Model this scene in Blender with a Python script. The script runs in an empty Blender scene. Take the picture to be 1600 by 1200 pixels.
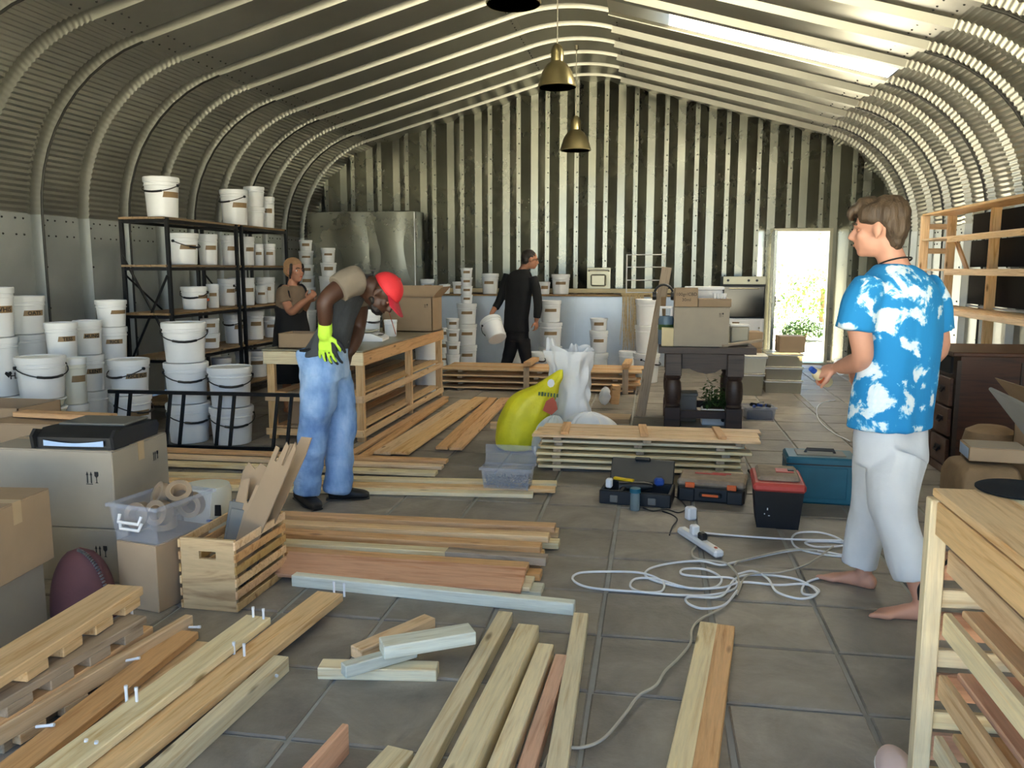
import bpy, bmesh, math, random
from math import sin, cos, tan, pi, radians, sqrt, atan2
from mathutils import Vector, Matrix, noise
random.seed(7)
S = bpy.context.scene
COL = S.collection
V = Vector

# ------------------------------------------------------------------ camera
FPX = 1295.0; CH = 1.48; YAW = radians(9.7); PIT = radians(7.9)
cd = bpy.data.cameras.new('camera'); cam = bpy.data.objects.new('camera', cd); COL.objects.link(cam)
cd.sensor_width = 36.0; cd.lens = 36.0 * FPX / 1600.0; cd.clip_end = 200
cam.location = (0, 0, CH); cam.rotation_euler = (pi/2 - PIT, 0, YAW)
S.camera = cam

# ------------------------------------------------------------------ sky, sun, exposure
w = bpy.data.worlds.new('world'); S.world = w; w.use_nodes = True
nt = w.node_tree; bg = nt.nodes['Background']
sky = nt.nodes.new('ShaderNodeTexSky'); sky.sky_type = 'HOSEK_WILKIE'
sky.sun_direction = V((0.55, 0.25, 0.80)).normalized(); sky.turbidity = 3.0; sky.ground_albedo = 0.35
nt.links.new(sky.outputs[0], bg.inputs[0]); bg.inputs[1].default_value = 2.9
sl = bpy.data.lights.new('sun', 'SUN'); sun = bpy.data.objects.new('sun', sl); COL.objects.link(sun)
sl.energy = 32.0; sl.angle = radians(0.6); sl.color = (1.0, 0.94, 0.84)
sun.rotation_euler = V((0.55, 0.25, 0.80)).to_track_quat('Z', 'Y').to_euler()
S.view_settings.view_transform = 'Standard'; S.view_settings.look = 'None'
S.view_settings.gamma = 1.0; S.view_settings.use_curve_mapping = False
S.view_settings.exposure = 2.45

# ------------------------------------------------------------------ pixel -> point helpers (photo frame 1600x1200)
FW = V((-sin(YAW)*cos(PIT), cos(YAW)*cos(PIT), -sin(PIT))); RT = V((cos(YAW), sin(YAW), 0)); UP = RT.cross(FW); CP = V((0, 0, CH))
def ray(x, y): return FW + RT*((x-800)/FPX) - UP*((y-600)/FPX)
def F(x, y, z=0.0):
    d = ray(x, y); return CP + d*((z-CH)/d.z)
def AY(x, y, Y):
    d = ray(x, y); return CP + d*(Y/d.y)
def AX(x, y, X):
    d = ray(x, y); return CP + d*(X/d.x)
def PX(p):
    v = V(p)-CP; w_ = v.dot(FW); return 800+FPX*v.dot(RT)/w_, 600-FPX*v.dot(UP)/w_
def ppm(p): return FPX / ((V(p)-CP).dot(FW))      # pixels per metre at a point

# ------------------------------------------------------------------ materials
def lin(h):
    h = h.lstrip('#'); o = []
    for i in (0, 2, 4):
        c = int(h[i:i+2], 16)/255.0
        o.append(c/12.92 if c <= .04045 else ((c+.055)/1.055)**2.4)
    return (o[0], o[1], o[2], 1)
MATS = {}
def mul(c, k): return (min(1, c[0]*k), min(1, c[1]*k), min(1, c[2]*k), 1)
def base_mat(name, rough=.6, metal=0.0):
    m = bpy.data.materials.new(name); m.use_nodes = True
    n = m.node_tree.nodes; b = n['Principled BSDF']
    b.inputs['Roughness'].default_value = rough; b.inputs['Metallic'].default_value = metal
    MATS[name] = m
    return m, m.node_tree, b
def coords(t, scale=(1, 1, 1), rnd=True):
    tc = t.nodes.new('ShaderNodeTexCoord'); mp = t.nodes.new('ShaderNodeMapping'); mp.inputs['Scale'].default_value = scale
    t.links.new(tc.outputs['Object'], mp.inputs['Vector'])
    if rnd:
        oi = t.nodes.new('ShaderNodeObjectInfo'); m = t.nodes.new('ShaderNodeMath'); m.operation = 'MULTIPLY'; m.inputs[1].default_value = 37.0
        t.links.new(oi.outputs['Random'], m.inputs[0])
        cx = t.nodes.new('ShaderNodeCombineXYZ')
        for i in range(3): t.links.new(m.outputs[0], cx.inputs[i])
        t.links.new(cx.outputs[0], mp.inputs['Location'])
    return mp.outputs['Vector']
def nz(t, vec, scale, detail=4, rough=.55, dist=0):
    n = t.nodes.new('ShaderNodeTexNoise'); n.inputs['Scale'].default_value = scale; n.inputs['Detail'].default_value = detail
    n.inputs['Roughness'].default_value = rough; n.inputs['Distortion'].default_value = dist
    t.links.new(vec, n.inputs['Vector']); return n.outputs['Fac']
def ramp(t, fac, stops):
    r = t.nodes.new('ShaderNodeValToRGB'); e = r.color_ramp.elements
    while len(e) < len(stops): e.new(0.5)
    for el, (p, c) in zip(e, stops): el.position = p; el.color = c
    t.links.new(fac, r.inputs[0]); return r.outputs[0]
def bump(t, b, h, strength, dist=.01):
    bn = t.nodes.new('ShaderNodeBump'); bn.inputs['Strength'].default_value = strength; bn.inputs['Distance'].default_value = dist
    t.links.new(h, bn.inputs['Height']); t.links.new(bn.outputs[0], b.inputs['Normal'])
def hsv(t, col, vamp, samp=0.0):
    oi = t.nodes.new('ShaderNodeObjectInfo'); mr = t.nodes.new('ShaderNodeMapRange')
    mr.inputs[3].default_value = 1-vamp; mr.inputs[4].default_value = 1+vamp
    t.links.new(oi.outputs['Random'], mr.inputs[0])
    h = t.nodes.new('ShaderNodeHueSaturation'); t.links.new(col, h.inputs['Color']); t.links.new(mr.outputs[0], h.inputs['Value'])
    if samp:
        m2 = t.nodes.new('ShaderNodeMath'); m2.operation = 'FRACT'; m3 = t.nodes.new('ShaderNodeMath'); m3.operation = 'MULTIPLY'; m3.inputs[1].default_value = 7.31
        t.links.new(oi.outputs['Random'], m3.inputs[0]); t.links.new(m3.outputs[0], m2.inputs[0])
        m4 = t.nodes.new('ShaderNodeMapRange'); m4.inputs[3].default_value = 1-samp; m4.inputs[4].default_value = 1+samp
        t.links.new(m2.outputs[0], m4.inputs[0]); t.links.new(m4.outputs[0], h.inputs['Saturation'])
    return h.outputs[0]
def plain(name, col, rough=.6, metal=0.0, var=.10, scale=6, bmp=0.0, stretch=(1, 1, 1), objvar=0.0, coat=0.0, bscale=None):
    m, t, b = base_mat(name, rough, metal); c = lin(col); vec = coords(t, stretch)
    f = nz(t, vec, scale); o = ramp(t, f, [(.3, mul(c, 1-var)), (.7, mul(c, 1+var))])
    if objvar: o = hsv(t, o, objvar)
    t.links.new(o, b.inputs['Base Color'])
    if bmp: bump(t, b, nz(t, vec, bscale or scale*4), bmp)
    if coat: b.inputs['Coat Weight'].default_value = coat
    return m
def wood(name, light, dark, rough=.6, grain=1.0, objvar=.12, knots=True, samp=.12):
    m, t, b = base_mat(name, rough); a, d = lin(light), lin(dark)
    vec = coords(t, (1.0, 16*grain, 16*grain))
    f = nz(t, vec, 1.6, 5, .6, 1.2); f2 = nz(t, vec, 7.0, 3, .7)
    o = ramp(t, f, [(.30, d), (.48, a), (.62, mul(a, 1.06)), (.75, mul(d, 1.25))])
    fine = ramp(t, f2, [(.35, (.72, .72, .72, 1)), (.6, (1, 1, 1, 1))])
    mx = t.nodes.new('ShaderNodeMix'); mx.data_type = 'RGBA'; mx.blend_type = 'MULTIPLY'; mx.inputs[0].default_value = .45
    t.links.new(o, mx.inputs[6]); t.links.new(fine, mx.inputs[7]); o = mx.outputs[2]
    if knots:
        v2 = coords(t, (2.6, 9, 9)); vo = t.nodes.new('ShaderNodeTexVoronoi'); vo.inputs['Scale'].default_value = 1.0
        t.links.new(v2, vo.inputs['Vector'])
        k = ramp(t, vo.outputs['Distance'], [(.05, (1, 1, 1, 1)), (.13, (0, 0, 0, 1))])
        m2 = t.nodes.new('ShaderNodeMix'); m2.data_type = 'RGBA'; t.links.new(k, m2.inputs[0]); t.links.new(o, m2.inputs[6]); m2.inputs[7].default_value = mul(d, .45)
        o = m2.outputs[2]
    o = hsv(t, o, objvar, samp); t.links.new(o, b.inputs['Base Color']); bump(t, b, f2, .15, .004)
    return m
def clear(name, col, alpha_like=.35, rough=.15):
    # translucent thin plastic: mix of transparent and glossy/diffuse
    m, t, b = base_mat(name, rough); b.inputs['Base Color'].default_value = lin(col)
    tr = t.nodes.new('ShaderNodeBsdfTransparent'); tr.inputs[0].default_value = mul(lin(col), 1.6) if alpha_like > .2 else (.94, .95, .97, 1)
    mx = t.nodes.new('ShaderNodeMixShader'); mx.inputs[0].default_value = alpha_like
    t.links.new(tr.outputs[0], mx.inputs[1]); t.links.new(b.outputs[0], mx.inputs[2])
    t.links.new(mx.outputs[0], t.nodes['Material Output'].inputs[0]); return m

# galvanised sheet, duller on the roof, brighter on end wall
def galv(name, col, rough, metal, var=.12):
    m, t, b = base_mat(name, rough, metal); c = lin(col)
    vec = coords(t, (1, 1, 1)); f = nz(t, vec, 1.3, 6, .6); f2 = nz(t, vec, 30, 2)
    o = ramp(t, f, [(.3, mul(c, 1-var)), (.7, mul(c, 1+var))])
    t.links.new(hsv(t, o, .06), b.inputs['Base Color'])
    r = t.nodes.new('ShaderNodeMapRange'); r.inputs[3].default_value = rough-.08; r.inputs[4].default_value = rough+.12
    t.links.new(f, r.inputs[0]); t.links.new(r.outputs[0], b.inputs['Roughness']); bump(t, b, f2, .03, .002)
    return m
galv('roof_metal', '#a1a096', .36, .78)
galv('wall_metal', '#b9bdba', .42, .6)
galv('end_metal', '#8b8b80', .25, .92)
galv('counter_metal', '#c3cbd2', .40, .75)
plain('bolt_dark', '#3a3936', .5, .6)
plain('brass_lamp', '#c9bb8c', .28, .9, .08, 3)
plain('grout', '#9a9a97', .9, 0, .15, 5, .2)
plain('bucket_white', '#eceef0', .32, 0, .03, 3, objvar=.05)
plain('bucket_cream', '#e2e1d4', .32, 0, .03, 3, objvar=.05)
plain('lid_white', '#eceeef', .35, 0, .02, 3)
plain('handle_black', '#15161a', .4)
plain('brown_tape', '#8d7350', .45, 0, .12, 20)
plain('ink', '#1c1a18', .6)
plain('black_steel', '#17181b', .38, .4, .15, 10)
plain('cardboard', '#a58d72', .8, 0, .06, 5, .05, objvar=.10)
plain('cardboard_grey', '#a49a8b', .8, 0, .05, 5, .05, objvar=.06)
plain('cardboard_tape', '#b79f7d', .35, 0, .05, 9)
plain('white_plastic', '#e8e8ea', .35, 0, .02, 5)
plain('white_film', '#e4e6ea', .42, 0, .04, 4, .25)
plain('sack_yellow', '#e8df30', .45, 0, .10, 5, .35, bscale=40)
plain('sack_grey', '#c9cbc4', .5, 0, .06, 5, .3)
plain('black_plastic', '#1c1e22', .42, 0, .12, 12)
plain('dusty_top', '#8f7f6e', .75, 0, .25, 14)
plain('red_plastic', '#b4443f', .5, 0, .1, 8)
plain('orange_plastic', '#d9622a', .45)
plain('teal_plastic', '#0f5a70', .45, 0, .1, 8)
plain('blue_plastic', '#2c4f9e', .4)
plain('yellow_plastic', '#d8b01c', .4)
plain('glove_neon', '#c3f04a', .75, 0, .06, 30, .2)
plain('glove_black', '#20242b', .7)
plain('cable_white', '#e9eaee', .45)
plain('cable_grey', '#b9b2a4', .5)
plain('skin_light', '#c9937a', .55, 0, .06, 12)
plain('skin_arm', '#b98468', .55, 0, .06, 12)
plain('skin_dark', '#4a2f22', .5, 0, .10, 12)
plain('skin_mid', '#a8745a', .55, 0, .06, 12)
plain('hair_brown', '#4a3a29', .55, 0, .35, 40, .5, stretch=(1, 1, .15))
plain('hair_dark', '#211a15', .55, 0, .3, 40, .5)
plain('cap_red', '#dc3037', .7, 0, .06, 20, .1)
plain('cap_brim', '#c22238', .7, 0, .06, 20, .1)
plain('black_cloth', '#0d0d10', .85, 0, .2, 8, .2)
plain('taupe_cloth', '#756250', .85, 0, .08, 12, .2)
plain('sleeve_taupe', '#7d7263', .85, 0, .08, 12, .2)
plain('beanie_tan', '#9a7654', .9, 0, .1, 30, .4)
plain('pale_trousers', '#ced1d6', .85, 0, .06, 5, .25)
plain('shoe_black', '#141416', .55, 0, .2, 10)
plain('dark_wood_paint', '#33261d', .5, 0, .2, 6, .1, stretch=(1, 8, 8))
plain('maroon_cloth', '#5e3a3d', .8, 0, .12, 6, .2)
plain('stainless', '#a9a48e', .35, .8, .06, 4)
plain('oven_glass', '#0b0c0c', .12, 0, .1, 4)
plain('raffia', '#c4ad82', .8, 0, .2, 30)
plain('grey_tray', '#6b6a66', .5, 0, .08, 8)
plain('tape_roll', '#8d7a66', .4, 0, .1, 10)
plain('paper_white', '#dfe3e8', .6, 0, .02, 6)
plain('paper_blue', '#a9c3e6', .5, 0, .02, 6)
plain('icon_black', '#22211f', .7)
plain('print_red', '#a8503c', .7)
plain('screw_steel', '#8b8d90', .35, .8, .2, 40)
plain('label_orange', '#d7653a', .5)
plain('black_board', '#08090c', .9, 0, .1, 3)
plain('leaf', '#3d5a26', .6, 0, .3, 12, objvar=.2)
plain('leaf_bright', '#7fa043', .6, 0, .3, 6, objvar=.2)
plain('grass_ground', '#a09c89', .95, 0, .2, 1.2, .3)
plain('gravel_ground', '#a79f86', .95, 0, .15, 2.0, .3)
plain('stone_slab', '#b9b5ab', .9, 0, .12, 3, .2)
plain('soil', '#3a2c20', .95, 0, .3, 20)
plain('pink_cloth', '#e3c9c2', .6, 0, .03, 5)
plain('cream_block', '#d8c79d', .6, 0, .06, 8)
plain('brown_paper', '#8a7052', .8, 0, .15, 8, .4)
wood('pine', '#e4c295', '#c59560', .55)
wood('pine_pale', '#ead9b2', '#d3b685', .55)
wood('pine_orange', '#d8ab7a', '#b98552', .55, objvar=.08, samp=.06)
wood('pine_pink', '#d8aa8c', '#b98362', .55)
wood('pine_white', '#dcdccb', '#c4bfa6', .6)
wood('wood_grey', '#a8957f', '#7d6a56', .7)
wood('shelf_wood', '#9a7f5e', '#6d5639', .7)
wood('dark_table', '#3a2c27', '#1e1613', .45, knots=False)
wood('dresser_wood', '#4a2c1e', '#2c1810', .42, knots=False)
wood('ply', '#c8a672', '#8f6533', .55, grain=.45, knots=False)
clear('clear_plastic', '#dfe2ea', .15, .25)
clear('clear_grey', '#c8c4b4', .5, .25)
clear('clear_jar', '#9fb0b4', .4, .1)
clear('jug_blue', '#7d94a8', .7, .2)

# slabs: brown-grey stone, each slab its own tone (by slab position), worn pale along edges
m, t, b = base_mat('slab_stone', .55)
g = t.nodes.new('ShaderNodeNewGeometry')
sn = t.nodes.new('ShaderNodeVectorMath'); sn.operation = 'SNAP'; sn.inputs[1].default_value = (.4625, .4625, 10)
ad = t.nodes.new('ShaderNodeVectorMath'); ad.operation = 'ADD'; ad.inputs[1].default_value = (.19, .0, 5)
t.links.new(g.outputs['Position'], ad.inputs[0]); t.links.new(ad.outputs[0], sn.inputs[0])
wn = t.nodes.new('ShaderNodeTexWhiteNoise'); t.links.new(sn.outputs[0], wn.inputs['Vector'])
f = nz(t, g.outputs['Position'], 3.2, 7, .62, .6); f2 = nz(t, g.outputs['Position'], 22, 5, .6)
o = ramp(t, f, [(.28, lin('#6c665f')), (.5, lin('#878077')), (.72, lin('#a0988d'))])
mr = t.nodes.new('ShaderNodeMapRange'); mr.inputs[3].default_value = .82; mr.inputs[4].default_value = 1.15; t.links.new(wn.outputs['Value'], mr.inputs[0])
h = t.nodes.new('ShaderNodeHueSaturation'); t.links.new(o, h.inputs['Color']); t.links.new(mr.outputs[0], h.inputs['Value']); t.links.new(h.outputs[0], b.inputs['Base Color'])
rr = t.nodes.new('ShaderNodeMapRange'); rr.inputs[3].default_value = .38; rr.inputs[4].default_value = .7; t.links.new(f, rr.inputs[0]); t.links.new(rr.outputs[0], b.inputs['Roughness'])
ma = t.nodes.new('ShaderNodeMath'); ma.operation = 'ADD'; t.links.new(f, ma.inputs[0]); t.links.new(f2, ma.inputs[1]); bump(t, b, ma.outputs[0], .35, .012)

# tie-dye cotton: blue with white splashes
m, t, b = base_mat('tie_dye', .85); vec = coords(t, (1, 1, 1), False)
f = nz(t, vec, 11.0, 6, .6, .3); f2 = nz(t, vec, 3.6, 2, .5)
ma = t.nodes.new('ShaderNodeMath'); ma.operation = 'MULTIPLY_ADD'; ma.inputs[1].default_value = .55; t.links.new(f2, ma.inputs[0]); t.links.new(f, ma.inputs[2])
o = ramp(t, ma.outputs[0], [(.80, lin('#1d86c4')), (.825, lin('#5fb2de')), (.855, lin('#d3e6f0')), (.95, lin('#e4eef4'))])
t.links.new(o, b.inputs['Base Color']); bump(t, b, nz(t, coords(t, (6, 6, 1.2), False), 1.6, 3), .35, .03)
# washed denim
m, t, b = base_mat('denim', .85); vec = coords(t, (1, 1, .5), False)
f = nz(t, vec, 5, 5, .6); o = ramp(t, f, [(.35, lin('#5f86c2')), (.5, lin('#8db0de')), (.68, lin('#bcd3f0'))])
t.links.new(o, b.inputs['Base Color']); bump(t, b, nz(t, coords(t, (5, 5, 9), False), 1.5, 3), .5, .03)
# charcoal tee shirt, taupe at the back
m, t, b = base_mat('charcoal_tee', .85); f = nz(t, coords(t, (1, 1, 1), False), 5, 4)
t.links.new(ramp(t, f, [(.3, lin('#34383d')), (.7, lin('#4a4f55'))]), b.inputs['Base Color']); bump(t, b, nz(t, coords(t, (7, 7, 3), False), 1.4, 3), .6, .03)
# rooflight: translucent fibreglass that the sun shines through
m, t, b = base_mat('fibreglass', .5)
tl = t.nodes.new('ShaderNodeBsdfTranslucent'); tl.inputs[0].default_value = (.66, .63, .53, 1)
mx = t.nodes.new('ShaderNodeMixShader'); mx.inputs[0].default_value = .9; b.inputs['Base Color'].default_value = (.8, .78, .66, 1)
t.links.new(b.outputs[0], mx.inputs[1]); t.links.new(tl.outputs[0], mx.inputs[2]); t.links.new(mx.outputs[0], t.nodes['Material Output'].inputs[0])
# ------------------------------------------------------------------ mesh builder
class MB:
    def __init__(s): s.v = []; s.f = []
    def add(s, vs, fs, M=None):
        o = len(s.v); s.v += [tuple(M @ V(p)) if M else tuple(p) for p in vs]; s.f += [tuple(i+o for i in q) for q in fs]; return s
    def box(s, c, d, M=None, b=0.0):
        hx, hy, hz = d[0]/2, d[1]/2, d[2]/2; cx, cy, cz = c
        if b <= 0:
            vs = [(cx+x*hx, cy+y*hy, cz+z*hz) for x in (-1, 1) for y in (-1, 1) for z in (-1, 1)]
            return s.add(vs, [(0, 1, 3, 2), (4, 6, 7, 5), (0, 4, 5, 1), (2, 3, 7, 6), (0, 2, 6, 4), (1, 5, 7, 3)], M)
        b = min(b, hx*.9, hy*.9, hz*.9); vs = []; idx = {}
        for ax in range(3):
            for x in (-1, 1):
                for y in (-1, 1):
                    for z in (-1, 1):
                        h = [hx-b, hy-b, hz-b]; h[ax] += b
                        idx[(ax, x, y, z)] = len(vs); vs.append((cx+x*h[0], cy+y*h[1], cz+z*h[2]))
        fs = []; sg = (-1, 1)
        for a in sg:
            q = [(-1, -1), (1, -1), (1, 1), (-1, 1)]
            for ax in range(3):
                def k(p):
                    l = list(p); l.insert(ax, a); return idx[(ax, *l)]
                f = [k(p) for p in q]
                flip = (a < 0) ^ (ax == 1); fs.append(tuple(reversed(f)) if flip else tuple(f))
        for a in sg:
            for c2 in sg:
                fs.append((idx[(0, a, c2, -1)], idx[(0, a, c2, 1)], idx[(1, a, c2, 1)], idx[(1, a, c2, -1)]))
                fs.append((idx[(0, a, -1, c2)], idx[(0, a, 1, c2)], idx[(2, a, 1, c2)], idx[(2, a, -1, c2)]))
                fs.append((idx[(1, -1, a, c2)], idx[(1, 1, a, c2)], idx[(2, 1, a, c2)], idx[(2, -1, a, c2)]))
        for x in sg:
            for y in sg:
                for z in sg: fs.append((idx[(0, x, y, z)], idx[(1, x, y, z)], idx[(2, x, y, z)]))
        return s.add(vs, fs, M)
    def tube(s, pts, r, seg=8, closed=False):
        pts = [V(p) for p in pts]; n = len(pts); rs = r if isinstance(r, (list, tuple)) else [r]*n
        vs = []; fs = []; up = None
        for i, p in enumerate(pts):
            a = pts[(i-1) % n] if (closed or i > 0) else p; c = pts[(i+1) % n] if (closed or i < n-1) else p
            t = (c-a).normalized() if (c-a).length > 1e-9 else V((0, 0, 1))
            if up is None: up = t.orthogonal().normalized()
            up = (up - t*up.dot(t)); up = up.normalized() if up.length > 1e-6 else t.orthogonal().normalized()
            sd = t.cross(up)
            for k in range(seg):
                an = 2*pi*k/seg; vs.append(p + (up*cos(an)+sd*sin(an))*rs[i])
        m = n if closed else n-1
        for i in range(m):
            for k in range(seg):
                a = i*seg+k; b2 = i*seg+(k+1) % seg; c = ((i+1) % n)*seg+(k+1) % seg; d = ((i+1) % n)*seg+k; fs.append((a, b2, c, d))
        if not closed: fs.append(tuple(reversed(range(seg)))); fs.append(tuple(range((n-1)*seg, n*seg)))
        return s.add(vs, fs)
    def lathe(s, prof, seg=24, c=(0, 0, 0), M=None, sy=1.0):
        vs = []; fs = []; n = len(prof)
        for (r, z) in prof:
            for k in range(seg):
                a = 2*pi*k/seg; vs.append((c[0]+r*cos(a), c[1]+r*sin(a)*sy, c[2]+z))
        for i in range(n-1):
            for k in range(seg): fs.append((i*seg+k, i*seg+(k+1) % seg, (i+1)*seg+(k+1) % seg, (i+1)*seg+k))
        if prof[0][0] > 1e-6: fs.append(tuple(reversed(range(seg))))
        if prof[-1][0] > 1e-6: fs.append(tuple(range((n-1)*seg, n*seg)))
        return s.add(vs, fs, M)
    def prism(s, poly, z0, z1, M=None):
        n = len(poly); vs = [(x, y, z0) for x, y in poly] + [(x, y, z1) for x, y in poly]
        fs = [tuple(reversed(range(n))), tuple(range(n, 2*n))] + [(i, (i+1) % n, n+(i+1) % n, n+i) for i in range(n)]
        return s.add(vs, fs, M)
    def grid(s, fn, nu, nv, cu=False):
        vs = [fn(i/(nu if cu else max(1, nu-1)), j/max(1, nv-1)) for j in range(nv) for i in range(nu)]; fs = []
        for j in range(nv-1):
            for i in range(nu if cu else nu-1): fs.append((j*nu+i, j*nu+(i+1) % nu, (j+1)*nu+(i+1) % nu, (j+1)*nu+i))
        return s.add(vs, fs)
    def mesh(s, name, mat, smooth=True, ang=35):
        me = bpy.data.meshes.new(name); me.from_pydata([tuple(p) for p in s.v], [], s.f); me.validate()
        bm = bmesh.new(); bm.from_mesh(me); bmesh.ops.recalc_face_normals(bm, faces=bm.faces); bm.to_mesh(me); bm.free()
        if mat: me.materials.append(MATS[mat] if isinstance(mat, str) else mat)
        if smooth:
            for p in me.polygons: p.use_smooth = True
            me.set_sharp_from_angle(angle=radians(ang))
        return me
def link(name, data, parent=None, loc=(0, 0, 0), rot=(0, 0, 0)):
    o = bpy.data.objects.new(name, data); COL.objects.link(o); o.location = loc; o.rotation_euler = rot
    if parent: o.parent = parent
    return o
def tag(o, label=None, cat=None, group=None, kind=None):
    if label: o['label'] = label
    if cat: o['category'] = cat
    if group: o['group'] = group
    if kind: o['kind'] = kind
    return o
def thing(name, label, cat, loc=(0, 0, 0), rz=0.0, group=None):
    return tag(link(name, None, None, loc, (0, 0, rz)), label, cat, group)
def part(name, mb, mat, parent, loc=(0, 0, 0), rot=(0, 0, 0), smooth=True, label=None, ang=35):
    me = mb if isinstance(mb, bpy.types.Mesh) else mb.mesh(name, mat, smooth, ang)
    o = link(name, me, parent, loc, rot)
    if label: o['label'] = label
    return o
def solo(name, mb, mat, label, cat, loc=(0, 0, 0), rot=(0, 0, 0), group=None, smooth=True):
    return tag(part(name, mb, mat, None, loc, rot, smooth), label, cat, group)
def struct(name, mb, mat, parent=None, loc=(0, 0, 0), smooth=False):
    o = part(name, mb, mat, parent, loc, smooth=smooth)
    if not parent: o['kind'] = 'structure'
    return o
def Bx(d, b=.004, c=(0, 0, 0), M=None): return MB().box(c, d, M, b)
def RZ(a): return Matrix.Rotation(a, 4, 'Z')
def TR(v): return Matrix.Translation(V(v))
def frame(p0, p1, up=(0, 0, 1)):
    x = (V(p1)-V(p0)); L = x.length; x.normalize(); u = V(up); z = (u-x*u.dot(x))
    z = z.normalized() if z.length > 1e-5 else x.orthogonal().normalized(); y = z.cross(x)
    M = Matrix((x, y, z)).transposed().to_4x4(); M.translation = (V(p0)+V(p1))/2
    return M, L
def plank(name, p0, p1, wd, th, mat, parent=None, up=(0, 0, 1), top=False, b=.003, label=None, cat=None, group=None, ext=None):
    """a board whose centre line (or top-face centre line) runs p0-p1; local X runs along the grain"""
    M, L = frame(p0, p1, up)
    if top: M.translation -= (M.to_3x3() @ V((0, 0, 1)))*th/2
    mb = MB().box((0, 0, 0), (L, wd, th), None, b)
    if ext: ext(mb, L, wd, th)
    o = link(name, mb.mesh(name, mat, False), parent)
    if parent: M.translation -= parent.location
    o.matrix_basis = M
    return tag(o, label, cat, group)
def copy_tree(o, parent=None):
    c = o.copy(); COL.objects.link(c); c.parent = parent
    for ch in o.children: copy_tree(ch, c)
    return c
FONT = None
def text_mesh(txt, size, mat, bold=0.0):
    cu = bpy.data.curves.new('writing', 'FONT'); cu.body = txt; cu.size = size; cu.align_x = 'CENTER'; cu.align_y = 'CENTER'; cu.resolution_u = 2; cu.offset = bold
    o = bpy.data.objects.new('writing', cu); COL.objects.link(o); bpy.context.view_layer.update()
    me = bpy.data.meshes.new_from_object(o.evaluated_get(bpy.context.evaluated_depsgraph_get()))
    bpy.data.objects.remove(o); me.materials.clear(); me.materials.append(MATS[mat]); return me
def catmull(pts, n=6):
    P = [V(p) for p in pts]; P = [P[0]*2-P[1]] + P + [P[-1]*2-P[-2]]; out = []
    for i in range(1, len(P)-2):
        for k in range(n):
            t = k/n; a, b2, c, d = P[i-1], P[i], P[i+1], P[i+2]
            out.append(.5*((2*b2)+(c-a)*t+(2*a-5*b2+4*c-d)*t*t+(3*b2-a-3*c+d)*t**3))
    out.append(P[-2]); return out

# ------------------------------------------------------------------ setting: floor
PT = .4625; GX0 = -.19; GY0 = 2.76; XL = -5.84; XR = 3.60; YF = -.99; YB = 13.65; XC = -1.12
fl = struct('floor', MB().box(((XL+XR)/2, (YF+YB)/2, -.07), (XR-XL+.5, YB-YF+.1, .12)), 'grout')
def slab_mesh(seed):
    rnd = random.Random(seed); a = PT/2-.009
    e = lambda: rnd.uniform(-.004, .003)
    q = [(-a+e(), -a+e()), (a+e(), -a+e()), (a+e(), a+e()), (-a+e(), a+e())]; mb = MB(); vs = []
    for z, k in ((-.02, 1.0), (.0, 1.0), (.006, .975)): vs += [(x*k, y*k, z+(rnd.uniform(-.001, .001) if z > .004 else 0)) for x, y in q]
    fs = [(8, 9, 10, 11)]
    for l in (0, 4):
        for i in range(4): fs.append((l+i, l+(i+1) % 4, l+4+(i+1) % 4, l+4+i))
    return mb.add(vs, fs)
SL = [slab_mesh(i) for i in range(4)]; SLM = [s.mesh('stone_slab', 'slab_stone', False) for s in SL]
cells = []
for i in range(-13, 9):
    for j in range(-9, 25):
        x = GX0+PT*(i+.5); y = GY0+PT*(j+.5)
        if not (XL < x < XR+.1 and YF < y < YB): continue
        d = V((x, y, 0))-CP; zc = d.dot(FW); vis = zc > .5 and abs(d.dot(RT)/zc) < .66 and abs(d.dot(UP)/zc) < .49
        cells.append((0 if vis else 1, zc if zc > 0 else 99, x, y))
cells.sort(); rest = MB(); rnd = random.Random(3)
for n, (nv, zc, x, y) in enumerate(cells):
    k = rnd.randrange(4); z = rnd.uniform(-.007, -.004)
    if n < 290: link('stone_slab', SLM[k], fl, (x, y, z))
    else: rest.add(SL[k].v, SL[k].f, TR((x, y, z)))
o = part('stone_slabs_far', rest, 'slab_stone', fl, smooth=False); o['kind'] = 'stuff'

# ------------------------------------------------------------------ shed shell: arched panels
HW = 4.72; RAD = 1.6; ZW = 2.0; SLP = radians(15.5); ZA = 4.5
a1 = pi/2-SLP
def arch_path():
    """left half, from wall foot to ridge centre: list of (x,z,nx,nz,section)"""
    sec = {}
    sec['wall'] = [(-HW, z, 1, 0) for z in (0, ZW)]
    cxx, czz = -HW+RAD, ZW
    n = 38*4; L = []
    for i in range(n+1):
        t = a1*i/n; cr = .0075*sin(2*pi*38*i/n); r = RAD+cr
        L.append((cxx-r*cos(t), czz+r*sin(t), cos(t), -sin(t)))
    sec['arc'] = L
    ex, ez = cxx-RAD*cos(a1), czz+RAD*sin(a1)
    rx = .55; rz = ez+(HW-(HW+ex)-rx)*tan(SLP) if False else ez+(abs(ex)-rx)*tan(SLP)
    sec['roof'] = [(ex, ez, sin(SLP), -cos(SLP)), (-rx, rz, sin(SLP), -cos(SLP))]
    R2 = rx/sin(SLP); n2 = 14*4; L = []
    for i in range(n2+1):
        t = SLP*(-1+2*i/n2); cr = .006*sin(2*pi*28*i/n2)
        L.append((R2*sin(t), rz-R2*cos(SLP)+(R2+cr)*cos(t), -sin(t), -cos(t)))
    sec['ridge'] = L
    return sec, ez, rz
SEC, ZE, ZR = arch_path()
PY = .68; Y0 = 7.17
PROF = [(0, .07), (.05, .07), (.075, .0), (.605, .0), (.63, .07), (.68, .07)]    # along Y, inward offset
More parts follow.
